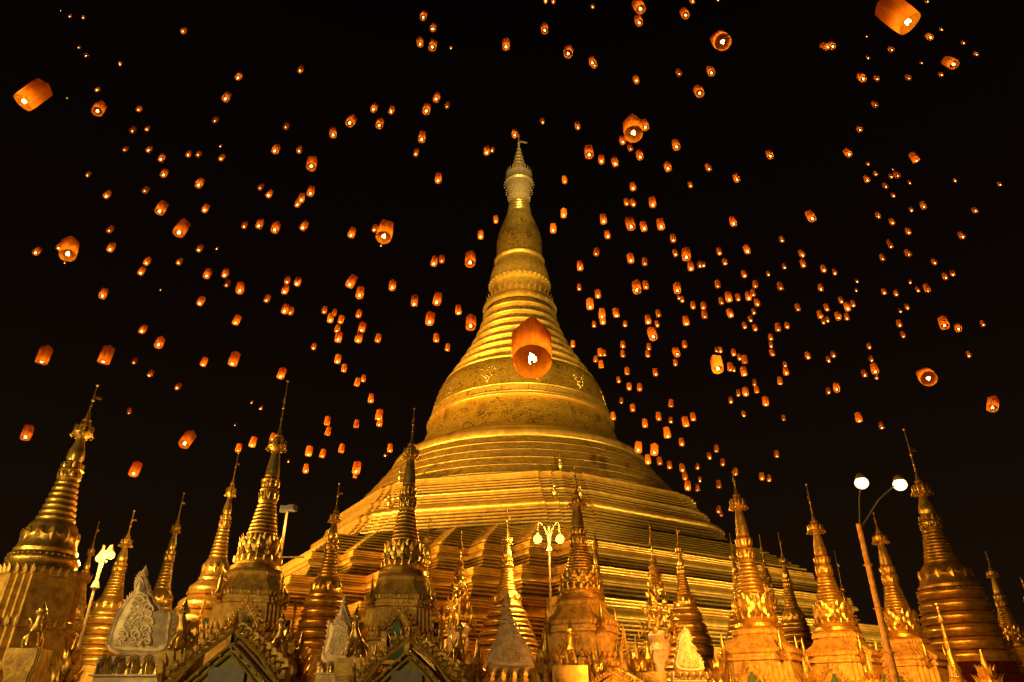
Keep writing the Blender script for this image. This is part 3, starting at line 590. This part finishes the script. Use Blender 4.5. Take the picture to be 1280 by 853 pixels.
# ------------------------------------------------------------------ guardians on pillars
def guardian_mesh():
    J = [((0, 0, .42), .17), ((0, -.16, .62), .15), ((0, -.22, .80), .08), ((0, -.24, .94), .115), ((0, -.23, 1.06), .07), ((0, -.22, 1.22), .025),
         ((.13, -.20, .50), .08), ((.14, -.30, .25), .06), ((.14, -.34, .05), .065), ((-.13, -.20, .50), .08), ((-.14, -.30, .25), .06), ((-.14, -.34, .05), .065),
         ((.20, .16, .30), .14), ((.22, -.02, .10), .08), ((.22, -.16, .05), .05), ((-.20, .16, .30), .14), ((-.22, -.02, .10), .08), ((-.22, -.16, .05), .05), ((0, .3, .3), .06), ((0, .40, .55), .045), ((0, .3, .8), .03)]
    E_ = [(0, 1), (1, 2), (2, 3), (3, 4), (4, 5), (1, 6), (6, 7), (7, 8), (1, 9), (9, 10), (10, 11), (0, 12), (12, 13), (13, 14), (0, 15), (15, 16), (16, 17), (0, 18), (18, 19), (19, 20)]
    me = bpy.data.meshes.new('g'); me.from_pydata([j[0] for j in J], E_, []); o = bpy.data.objects.new('g', me); COL.objects.link(o)
    mo = o.modifiers.new('s', 'SKIN'); me.skin_vertices[0].data[0].use_root = True
    for i, j in enumerate(J): me.skin_vertices[0].data[i].radius = (j[1], j[1])
    o.modifiers.new('u', 'SUBSURF').levels = 2
    dg = bpy.context.evaluated_depsgraph_get(); m2 = bpy.data.meshes.new_from_object(o.evaluated_get(dg)); bpy.data.objects.remove(o)
    m2.name = 'guardian'; m2.materials.clear(); m2.materials.append(M['g1']); m2.polygons.foreach_set('use_smooth', [True] * len(m2.polygons)); return m2
GM = guardian_mesh()
def guardian(px, py, d, h, label, yaw, pillar_label):
    p = P(px, py, d); w = .24
    s = thing('pillar', pillar_label, 'pillar', (p.x, d, 0), yaw * .3, 'stone pillars that carry seated guardians')
    b = MB(); rloft(b, [(0, w * .75, w * .5), (p.z - 1.1, w * .7, w * .45), (p.z - .9, w * .72, w * .5)], 2); b.build('shaft', M['plinth'], s, 25)
    b = MB(); rloft(b, [(p.z - .9, w * .76, w * .55), (p.z - .7, w * .95, w * .7), (p.z - .62, w * .8, w * .6), (p.z - .4, w * .85, w * .62), (p.z - .2, w * 1.05, w * .85), (p.z, w * 1.05, w * .85)], 2); b.build('capital', M['plinth'], s, 25)
    g_ = thing('guardian_statue', label, 'statue', (p.x, d, p.z), yaw, 'gilded seated guardian statues')
    o = bpy.data.objects.new('figure', GM); COL.objects.link(o); o.parent = g_; o.scale = (h / 1.25,) * 3; o.location.z = -.0
    b = MB(); k = h / 1.25
    b.v = []; b.lathe([(0, .15), (.05, .17), (.1, .12), (.16, .13), (.22, .07), (.4, .015)], 14, (0, -.23, 1.02)); 
    for q in range(8): a = q * pi / 4; b.leaf((.13 * cos(a), -.23 + .13 * sin(a), 1.04), (cos(a), sin(a), 0), .14, .07, .3)
    b.v = [(x * k, y * k, z * k) for x, y, z in b.v]; b.build('crown', M['g3'], g_)
    b = MB()
    for sx in (-1, 1):
        for q in range(4): b.leaf((sx * .16, -.12 + q * .09, .5 + .05 * q), (sx, .4, 0), .42 - .05 * q, .16, .35)
    b.v = [(x * k, y * k, z * k) for x, y, z in b.v]; b.build('wing', M['g3'], g_)
guardian(38, 812, 12, 0.62, 'gilded guardian seated below the far left stupa', .6, 'pillar under the far left stupa')
guardian(228, 816, 11.5, 0.67, 'gilded guardian seated right of the large pale stone gable', -.5, 'pillar between the large pale gable and the left filigree shrine')
guardian(346, 818, 12.5, 0.56, 'gilded guardian seated right of the left filigree pediment', .4, 'pillar right of the left filigree pediment')
guardian(445, 824, 11.5, 0.64, 'gilded guardian seated beside the narrow white gable', -.3, 'brown pillar beside the narrow white gable')
guardian(571, 832, 12, 0.59, 'gilded guardian seated under the globe-stacked flower spire', .3, 'brown pillar under the globe-stacked flower spire')
guardian(712, 833, 12, 0.56, 'gilded guardian seated under the central twin globe lamp', .2, 'brown pillar under the central twin globe lamp')
guardian(812, 842, 14, 0.56, 'gilded guardian seated beneath the pale vase of the right flower spire', -.2, 'orange pillar beneath the pale vase')

# ------------------------------------------------------------------ gilded finial posts between the shrines
def post(px, py, d, label, fat=1.0):
    T = P(px, py, d); k = .5 * fat; s = thing('finial_post', label, 'finial', (T.x, d, 0), 0, 'gilded finial posts among the small shrines')
    b = MB(); rloft(b, [(0, .26 * k, .16 * k), (T.z - 1.5 * k, .24 * k, .15 * k), (T.z - 1.45 * k, .36 * k, .24 * k), (T.z - 1.3 * k, .38 * k, .26 * k)], 2); b.build('shaft', M['plinth'], s, 25)
    b = MB(); z = T.z - 1.3 * k
    b.lathe([(z, .22 * k), (z + .1 * k, .3 * k), (z + .2 * k, .16 * k), (z + .32 * k, .28 * k), (z + .45 * k, .3 * k), (z + .55 * k, .14 * k), (z + .62 * k, .2 * k), (z + .7 * k, .1 * k), (z + .9 * k, .08 * k), (z + 1.3 * k, .01)], 16)
    for q, (zz, rr, hh) in enumerate(((.0, .3, .42), (.3, .26, .38), (.58, .16, .34))):
        for j in range(8): a = j * pi / 4 + q * .4; b.leaf((rr * k * cos(a), rr * k * sin(a), z + zz * k), (cos(a), sin(a), 0), hh * k, .17 * k, .4)
    b.build('finial', M['g1'], s)
post(98, 792, 13, 'leafy gilded finial post left of the large pale stone gable', 1.2)
post(379, 788, 13, 'leafy gilded finial post below the dark banded stupa beside the floodlight mast', 1.1)
post(470, 806, 12.5, 'leafy gilded finial post touching the left slope of the central filigree pediment')
post(552, 800, 12.5, 'leafy gilded finial post touching the right slope of the central filigree pediment')
post(597, 798, 13, 'leafy gilded finial post left of the pale pointed stone carving', 1.2)
post(682, 790, 13, 'leafy gilded finial post right of the pale pointed stone carving', 1.3)
post(745, 800, 14, 'leafy gilded finial post at the foot of the central ornate stupa', 1.1)
post(794, 795, 14, 'leafy gilded finial post left of the pale vase', 1.2)
post(893, 808, 14, 'leafy gilded finial post right of the orange-tinted stone carving', 1.1)
post(1003, 822, 14, 'leafy gilded finial post between the first two orange ornate stupas', 1.1)
post(1083, 818, 14, 'leafy gilded finial post just left of the tall mast foot', 1.1)
post(1225, 812, 14, 'leafy gilded finial post in front of the dark red drum', 1.3)

# ------------------------------------------------------------------ lamps
def twin_lamp(top, d, gl, gr, label, power, col, rg=.16):
    T = P(*top, d); s = thing('street_lamp', label, 'street lamp', (T.x, d, 0), 0, 'lit lamps with two heads')
    b = MB(); b.tube([(0, 0, 0), (0, 0, 1), (0, 0, T.z - .9), (0, 0, T.z)], .06, 10, [.09, .045, .032, .05]); b.lathe([(0, .2), (.3, .18), (.35, .1)], 12)
    b.tor(T.z - .25, .08, .035, 12); b.lathe([(T.z - .9, .05), (T.z - .85, .1), (T.z - .7, .05)], 10); b.build('pole', M['metal'], s)
    for g_ in (gl, gr):
        p = P(*g_, d); x = p.x - T.x; zz = p.z
        b = MB(); b.tube([(0, 0, T.z - .75)] + [(x * (.5 - .5 * cos(pi * q / 8)), 0, T.z - .75 + (.75 + .12) * sin(pi * min(q, 6) / 12) - (0 if q < 6 else (q - 6) * .12)) for q in range(1, 8)] + [(x, 0, zz + rg)], .028, 8); b.build('arm', M['metal'], s)
        b = MB(); b.ball((x, 0, zz), rg, 16); gg = b.build('globe', M['globe'], s)
        b = MB(); b.lathe([(zz + rg * .8, rg * .6), (zz + rg * 1.1, rg * .5), (zz + rg * 1.4, .04)], 12, (x, 0, 0)); b.build('cap', M['metal'], gg)
        point('globe_light', (x, -rg - .5, zz - .1), power * .5, col, .12, s)
        point('globe_light', (x, rg + .5, zz - .1), power * .5, col, .12, s)
twin_lamp((686, 657), 24, (672, 674), (700, 674), 'lamp with two round globes on curved arms in front of the pagoda terraces', 800, SOD_L, .15)
twin_lamp((131, 688), 17, (125, 698), (138, 694), 'lamp with two close glowing globes between the two left stupas', 600, SOD_L, .10)
# tall mast with two heads
T = P(1073, 655, 12); s = thing('lamp_mast', 'tall orange-lit lamp mast at right carrying two brilliant lamp heads', 'lamp mast', (T.x, 12, 0))
b = MB(); b.tube([(0, 0, 0), (0, 0, T.z * .55), (0, 0, T.z * .56), (0, 0, T.z)], .08, 14, [.07, .062, .052, .042]); b.lathe([(0, .22), (.3, .2), (.4, .12)], 14); b.tor(T.z * .555, .07, .016, 14)
for zz in (.2, .36, .7, .85): b.tor(T.z * zz, .068, .008, 14)
b.box((0, -.1, T.z * .3), (.16, .12, .3)); b.build('pole', M['mast'], s)
for (px, py) in ((1077, 604), (1125, 606)):
    p = P(px, py, 12); x, z = p.x - T.x, p.z
    b = MB(); b.tube([(0, 0, T.z - .1), (x * .5, 0, T.z + (z - T.z) * .6), (x, 0, z + .06)], .012, 8); b.build('arm', M['metal'], s)
    b = MB(); b.lathe([(z + .07, .09), (z + .11, .085), (z + .15, .06), (z + .18, .02)], 16, (x, 0, 0)); h_ = b.build('lamp_head', M['metal'], s)
    b = MB(); b.ball((x, 0, z), .115, 16, .9); b.build('bulb', M['lamp'], h_)
    spot('mast_light', (T.x + x, 12.35, z - .1), (T.x + x * 1.5 - .5, 20, z - 5.5), 3000, DEEP_L, 110, .8, .1)
    spot('mast_light', (T.x + x, 11.6, z - .15), (T.x + x * 2 - 3, 5, 1), 700, SOD_L, 100, .8, .1)
# floodlight mast
T = P(359, 640, 30); s = thing('floodlight_mast', 'thin mast with boxy floodlights on top beside the left edge of the pagoda', 'floodlight mast', (T.x, 30, 0))
b = MB(); b.tube([(0, 0, 0), (0, 0, T.z)], .09, 10, [.09, .055]); b.box((0, 0, T.z - 1.9), (2.0, .05, .06)); b.build('pole', M['mast'], s)
b = MB(); b.box((-.16, 0, T.z + .12), (.34, .34, .24), .3); b.box((.2, 0, T.z + .16), (.3, .34, .24), -.3); b.build('floodlight', M['metal'], s)
point('mast_glow', (.1, -.5, T.z - .6), 60, (1, .66, .25), .1, s)
#LANTERNS
# ------------------------------------------------------------------ sky lanterns: (x, y, width[, top x, top y]) per patch of sky
PATCH = [
 (0, 0, 4, [(347,85,18),(415,90,20),(392,240,14),(428,280,20),(598,323,22),(912,160,30),(112,515,100,236,425),(482,453,24),(485,560,60,510,520),(690,552,28),(660,658,30),(732,650,24),(740,755,30),(620,752,26),(802,800,32),(1188,392,34),(1124,498,38),(1072,608,28),(1100,735,14),(937,780,28),(988,778,28),(1103,798,28),(303,56,8),(335,492,8)]),
 (960, 0, 4, [(710,120,126,560,5),(800,10,18),(870,150,18),(815,190,32),(980,218,20),(1045,275,22),(933,325,56,885,298),(870,378,22),(770,318,14),(620,252,28),(502,293,18),(495,185,12),(302,238,32,262,222),(325,236,34),(478,398,38),(548,398,26),(707,395,26),(540,530,28),(462,652,28),(408,776,34),(503,825,18),(745,808,38,710,760),(14,785,34),(625,850,10)]),
 (320, 0, 4, [(835,90,38),(882,148,34),(820,225,38,820,195),(880,240,44),(974,244,16),(1250,240,42,1252,200),(218,356,30),(146,640,30),(92,760,38),(213,760,30),(385,680,40,386,645),(466,620,48,490,585),(585,552,36),(615,632,42),(674,562,32),(850,560,44),(900,500,38),(954,537,28),(828,702,42),(797,775,28),(1153,768,34),(1180,758,20)]),
 (640, 0, 4, [(168,10,26),(207,12,26),(404,38,20),(645,50,60,620,5),(637,118,42),(905,10,28),(1032,3,20),(870,80,44),(1056,212,86,1030,195),(164,156,42),(280,272,52,285,245),(402,318,36),(412,330,34),(624,408,32),(838,374,30),(1000,368,40),(940,470,50),(608,672,96,600,605),(668,642,42),(154,616,24),(330,642,30),(14,680,34),(555,714,34),(594,750,28),(642,790,38),(387,780,50),(448,812,34),(518,825,34),(825,740,42),(782,848,38),(988,850,30),(1288,775,22)]),
 (0, 200, 4, [(435,80,22),(528,185,32),(720,160,30),(815,78,34),(990,130,40),(795,262,52,825,210),(890,370,64,930,305),(1020,255,34),(1218,338,30),(543,358,30),(547,452,36),(175,468,34),(290,445,30),(338,478,80,355,400),(322,518,12),(990,455,30),(1082,448,14),(728,520,32),(700,570,32),(890,520,28),(1030,585,38),(1120,582,34),(1130,632,28),(1198,660,44,1205,615),(510,685,40,525,645),(995,722,34),(801,653,10),(1175,820,36)]),
 (0, 400, 4, [(706,62,34),(790,130,44,810,90),(205,215,64,240,130),(515,215,64,550,130),(667,218,26),(744,282,28),(882,345,28),(1013,228,32),(1160,225,50,1185,160),(643,470,22),(1256,418,14),(1174,530,12),(1188,658,30),(1258,632,36),(125,592,54,150,530),(918,625,64,960,565),(665,775,52,692,712)]),
 (320, 200, 4, [(275,38,56,285,-10),(18,145,28),(60,180,32),(270,172,40),(225,205,34),(205,228,32),(12,335,36),(92,355,44),(232,345,36),(473,382,38),(637,390,80,657,318),(590,355,30),(624,432,12),(910,108,38),(1199,312,28),(1122,390,32),(1070,520,60,1075,465),(888,525,36),(928,512,30),(465,630,48),(516,685,44),(680,645,38),(790,727,40),(902,718,46),(867,818,48),(1013,770,34),(1073,838,58,1077,780),(153,615,30),(202,625,34),(140,665,34),(50,708,30),(140,762,36),(170,770,30),(339,765,28),(388,778,26),(370,808,34),(420,815,30),(510,785,30)]),
 (320, 400, 5.333, [(380,195,34),(537,80,38),(545,140,52),(700,78,50),(678,145,54),(808,145,42),(540,285,44),(583,345,38),(160,385,54),(668,440,40),(712,410,34),(763,548,42),(815,665,50),(820,705,42),(470,700,42),(474,768,40),(665,718,38),(28,598,28),(1200,145,42),(1275,205,36)]),
 (320, 500, 5.333, [(565,350,42),(348,370,48),(438,382,40),(330,482,42),(214,417,20),(665,485,58),(658,520,32),(892,345,40),(860,378,24),(105,270,40),(158,295,34)]),
 (660, 200, 8, [(368,225,58),(1053,292,66),(988,445,58),(1058,455,60),(1250,462,76),(358,565,68),(252,715,70),(758,628,74),(1035,680,100,1000,580),(1165,700,74),(800,775,64)]),
 (820, 200, 8, [(348,268,50),(812,205,66),(780,650,72),(55,682,84),(175,815,62),(1265,815,50)]),
 (980, 200, 8, [(848,48,32),(925,150,42),(838,212,56),(1078,178,40),(1140,165,58),(1025,275,52),(1100,368,42),(1260,238,32),(288,598,86,235,515),(948,575,50),(1090,640,52),(1250,735,56),(1055,840,40)]),
 (1120, 200, 8, [(595,215,34),(1047,255,38),(160,512,42),(282,480,58,255,420),(800,520,50),(672,780,58)]),
 (680, 300, 8, [(520,150,62),(363,295,70),(352,500,48),(540,575,64),(462,685,80),(580,780,74),(590,835,64),(727,768,68),(872,220,72),(1008,250,58),(930,515,98,922,415),(1020,485,62),(1148,765,56),(1045,835,66)]),
 (820, 300, 8, [(175,20,60),(198,155,54),(303,185,96,300,90),(350,300,68),(440,272,50),(477,265,50),(638,145,54),(695,245,50),(918,125,66),(215,520,80),(230,592,36),(265,620,46),(372,685,56),(475,690,58),(488,780,62),(620,475,58),(660,640,54),(735,610,74),(825,605,54),(932,595,64),(975,560,54),(995,475,56),(1018,655,60),(888,370,54),(1128,355,38),(1250,495,60),(752,765,66),(982,740,44),(950,815,46)]),
 (980, 300, 8, [(190,165,58),(198,265,60),(10,285,40),(405,315,56),(512,345,48),(735,425,32),(726,515,28),(372,505,54),(578,625,50),(698,665,50),(642,700,64),(145,705,54),(435,705,54),(368,780,58),(440,820,48),(398,838,42),(550,790,62),(632,795,52),(1070,75,46),(990,200,54),(1252,155,60),(1007,540,50),(1127,555,50),(1265,435,34),(1168,725,38),(1240,690,44)]),
 (1120, 300, 8, [(392,240,48),(500,390,54),(575,355,48),(227,518,44),(322,520,62,285,430)]),
 (700, 400, 8, [(340,70,46),(650,65,46),(935,180,98,905,85),(975,65,50),(128,270,50),(405,360,58),(445,360,44),(353,420,46),(413,480,56),(628,275,54),(630,370,52),(888,300,50),(880,370,50),(1175,350,76,1145,290),(1155,455,48),(1248,275,56),(958,555,56),(670,545,54),(590,625,46),(692,695,54),(797,705,56),(615,835,44)]),
 (840, 400, 8, [(145,50,68),(460,500,130,432,370),(445,320,36),(487,325,46),(620,355,52),(680,400,48),(730,435,62),(585,510,62),(622,515,40),(725,555,66),(825,655,46),(850,730,52),(665,760,48),(738,755,64),(592,830,48),(730,85,50),(792,20,40),(838,105,52),(1065,110,62),(1155,82,50),(990,200,50),(995,275,44),(1010,355,54),(1135,470,44),(1145,545,62),(1085,645,56)]),
 (980, 400, 8, [(245,385,54),(450,420,46),(500,370,50),(858,285,44),(880,415,44),(915,530,76,893,435),(927,592,40),(812,565,56),(450,735,48),(530,705,70,518,640),(1160,65,54),(1198,175,46)]),
 (1120, 400, 8, [(490,70,98,460,-25),(627,100,70,615,50),(877,60,46),(735,370,46),(330,590,160,280,545),(962,888,116,978,780)]),
 (740, 490, 8, [(293,125,46),(408,190,56),(215,275,56),(532,350,62),(668,280,62),(790,150,56),(790,310,46),(945,345,72),(1015,285,60),(758,455,76),(462,595,80,465,500),(622,620,84,625,520),(900,535,58),(563,715,66),(680,725,58),(778,765,56),(908,795,60),(1058,770,46),(1180,670,52),(1243,600,52)]),
 (840, 490, 5.333, [(567,8,34),(628,90,44),(480,165,30),(745,190,28),(1250,200,46),(340,490,36),(425,555,36),(603,585,38),(650,595,32),(700,435,34),(315,640,38),(90,585,38),(105,650,44),(188,600,28),(172,660,34),(310,805,36),(330,828,26),(1400,245,34)]),
 (0, 0, 1, [(665,453,52,664,410)]),
]
LAN = []
for x0, y0, sc, rows_ in PATCH:
    for q in rows_:
        x, y, w = x0 + q[0] / sc, y0 + q[1] / sc, q[2] / sc * (.90 if q[2] / sc < 20 else 1)
        if any((x - l[0]) ** 2 + (y - l[1]) ** 2 < 4 for l in LAN): continue
        LAN.append((x, y, w, (q[3] - q[0]) / sc if len(q) > 3 else None, (q[4] - q[1]) / sc if len(q) > 3 else None))
LAN.sort(key=lambda l: -l[2])
LD, LH = .60, 1.08                               # lantern diameter and height

def paper_mesh(seg, levels):
    b = MB(); L = []
    def ringpt(t, a):                           # round mouth changing into a soft square that folds to a peak
        k = max(0, min(1, (t - .35) / .45)); c, s_ = cos(a), sin(a); sqr = 1 / max(abs(cos(a + pi / 4)), abs(sin(a + pi / 4))) * .80
        r = LD / 2 * ((1 - k) + k * min(sqr, 1.0)) * (.95 + .06 * min(1, t * 3))
        if t > .80: r *= max(.03, 1 - ((t - .80) / .20) ** 1.1)
        return (r * c, r * s_, LH * (t if t < .8 else .8 + (t - .8) * .75))
    for t in levels: L.append([ringpt(t, 2 * pi * j / seg) for j in range(seg)])
    b.loft(L, True, False, True); return b
def flame_pts(b, s=1.0, seg=8, z=.05):
    b.lathe([(z, .012 * s), (z + .03 * s, .042 * s), (z + .07 * s, .046 * s), (z + .12 * s, .028 * s), (z + .17 * s, .006 * s)], seg)
small = paper_mesh(10, [0, .3, .6, .8, .92, 1]); small.cur = 1; flame_pts(small, .88, 5)
so = small.build('sky_lantern', [M['thin_paper'], M['flame']], smooth=40); SMALL = so.data; bpy.data.objects.remove(so)
SMALLS = [SMALL]
for fm_ in ('flame2', 'flame3'): m3 = SMALL.copy(); m3.materials[1] = M[fm_]; SMALLS.append(m3)
bp_ = paper_mesh(32, [0, .06, .15, .3, .45, .6, .7, .8, .86, .92, .97, 1]); po = bp_.build('paper_shade', M['paper'], smooth=40); PAPER = po.data; bpy.data.objects.remove(po)
b = MB(); b.tor(.0, LD / 2 * .95, .004, 32, 5); b.tube([(-LD * .475, 0, 0), (LD * .475, 0, 0)], .0012, 4); b.tube([(0, -LD * .475, 0), (0, LD * .475, 0)], .0012, 4); ro = b.build('wire_hoop', M['wick']); HOOP = ro.data; bpy.data.objects.remove(ro)
b = MB(); b.box((0, 0, .015), (.045, .045, .03)); ro = b.build('fuel_pad', M['wick']); PAD = ro.data; bpy.data.objects.remove(ro)
b = MB(); b.lathe([(.03, .02), (.06, .048), (.10, .052), (.15, .036), (.19, .022), (.24, .004)], 14, (.005, 0, 0), mod=lambda t, z: 1 + .18 * sin(3 * t + z * 30))
for k in range(3): b.lathe([(.03, .01), (.07, .024), (.12, .014), (.17 + .02 * k, .003)], 6, (.045 * cos(k * 2.1), .045 * sin(k * 2.1), 0))
fo = b.build('flame', M['flame']); FLAME = fo.data; bpy.data.objects.remove(fo)

M['flame_big'] = emis('large_flame', (1, .60, .14), 42); BIGF = FLAME.copy(); BIGF.materials[0] = M['flame_big']
CAMR = Matrix.Rotation(pi / 2 + PITCH, 3, 'X')
def lantern_pose(l, rnd):
    x, y, w, tx, ty = l
    d_ = LD * FPX / w                                              # along the optical axis
    v = Vector(((x - 640) / FPX, -(y - 426.5) / FPX, -1)) * d_
    full = w / LD * LH
    if tx is None:
        vy = -350 if (y < 200 or x < 560) else max(-1100, -350 - (y - 200) * 3.5)
        dx, dy = 650 - x, vy - y; n = sqrt(dx * dx + dy * dy); dx, dy = dx / n, dy / n
        a = rnd.gauss(0, .07); dx, dy = dx * cos(a) - dy * sin(a), dx * sin(a) + dy * cos(a)
        sn = .50 + max(0, min(1, (y - 60) / 400)) * .42 + rnd.uniform(-.1, .06); sn = max(.35, min(.97, sn))
    else:
        n = sqrt(tx * tx + ty * ty); dx, dy = tx / n, ty / n; sn = max(.25, min(.97, n / full / .92))
    a = v.normalized(); inpl = Vector((dx, -dy, 0)); inpl = (inpl - a * inpl.dot(a)).normalized()
    ax = inpl * sn + a * sqrt(1 - sn * sn)                          # its top leans away from the viewer
    loc = CAMR @ v + Vector((0, 0, CAMZ)); axw = (CAMR @ ax).normalized()
    q = Vector((0, 0, 1)).rotation_difference(axw) @ Quaternion((0, 0, 1), rnd.uniform(0, 2 * pi))
    if w > 45: q = Vector((0, 0, 1)).rotation_difference(axw) @ Quaternion((0, 0, 1), 0)
    return loc, q
rnd = random.Random(11)
LM = [(122, 500, 'the far left stupa'), (297, 570, 'the beaded-band stupa'), (360, 480, 'the tallest left stupa'), (422, 605, 'the dark banded stupa'), (517, 512, 'the central-left ornate stupa'), (650, 200, 'the pagoda crown'), (650, 290, "the pagoda bud"), (650, 370, 'the pagoda rings'), (600, 470, 'the pagoda bell'), (700, 470, 'the pagoda bell'), (520, 560, 'the left terraces'), (790, 560, 'the right terraces'), (900, 625, 'the right terraces'), (1008, 606, 'the thin-rodded stupa'), (1077, 604, 'the mast lamps'), (1130, 560, 'the mast lamps'), (1232, 690, 'the edge stupa')]
GIVEN = {}
def half(v):
    v = round(v * 2) / 2; return ('%d' % v) if v == int(v) else ('%.1f' % v)
def lantern_label(l, i):
    x, y, w = l[:3]
    size = 'largest' if i == 0 else 'big' if w > 14 else 'medium' if w > 8.5 else 'small' if w > 6 else 'tiny'
    if i == 0: return 'largest glowing paper lantern, hanging in front of the pagoda bell'
    lm = min(LM, key=lambda m: (m[0] - x) ** 2 + (m[1] - y) ** 2)
    rel = 'left of' if x < lm[0] - 18 and abs(x - lm[0]) > abs(y - lm[1]) * .8 else 'right of' if x > lm[0] + 18 and abs(x - lm[0]) > abs(y - lm[1]) * .8 else 'above' if y < lm[1] else 'below'
    far = '' if sqrt((x - lm[0]) ** 2 + (y - lm[1]) ** 2) < 110 else 'far '
    X, Y = half(x / 12.8), half(y / 8.53)
    s = '%s lantern %s%s %s, %s percent across, %s down' % (size, far, rel, lm[2], X, Y)
    if s in GIVEN:
        X = '%.1f' % (x / 12.8); Y = '%.1f' % (y / 8.53); s = '%s lantern %s%s %s, %s percent across, %s down' % (size, far, rel, lm[2], X, Y)
    GIVEN[s] = 1; return s
LG = 'paper sky lanterns drifting in the night sky'
far_ = MB()
for i, l in enumerate(LAN):
    loc, q = lantern_pose(l, rnd)
    if i < 300:
        if l[2] > 7.1:
            t = thing('sky_lantern', lantern_label(l, i), 'sky lantern', loc, 0, LG)
            for nm, me in (('paper_shade', PAPER), ('wire_hoop', HOOP), ('fuel_pad', PAD), ('flame', BIGF if l[2] > 15 else FLAME)):
                o = bpy.data.objects.new(nm, me); COL.objects.link(o); o.parent = t
        else:
            t = bpy.data.objects.new('sky_lantern', SMALLS[(i * 7 + i // 5) % 3]); COL.objects.link(t); t.location = loc; tag(t, lantern_label(l, i), 'sky lantern', LG)
        t.rotation_mode = 'QUATERNION'; t.rotation_quaternion = q
    else:
        bse = len(far_.v)
        for v in SMALL.vertices: far_.v.append(tuple(q @ v.co + loc))
        for p in SMALL.polygons: far_.f.append(tuple(bse + k for k in p.vertices)); far_.m.append(p.material_index)
if far_.v:
    o = far_.build('distant_sky_lanterns', [M['thin_paper'], M['flame']], smooth=40); o['kind'] = 'stuff'; tag(o, 'most distant lanterns, mere specks scattered across the whole night sky', 'sky lanterns')
print('LANTERNS', len(LAN), len(LAN) - 300)
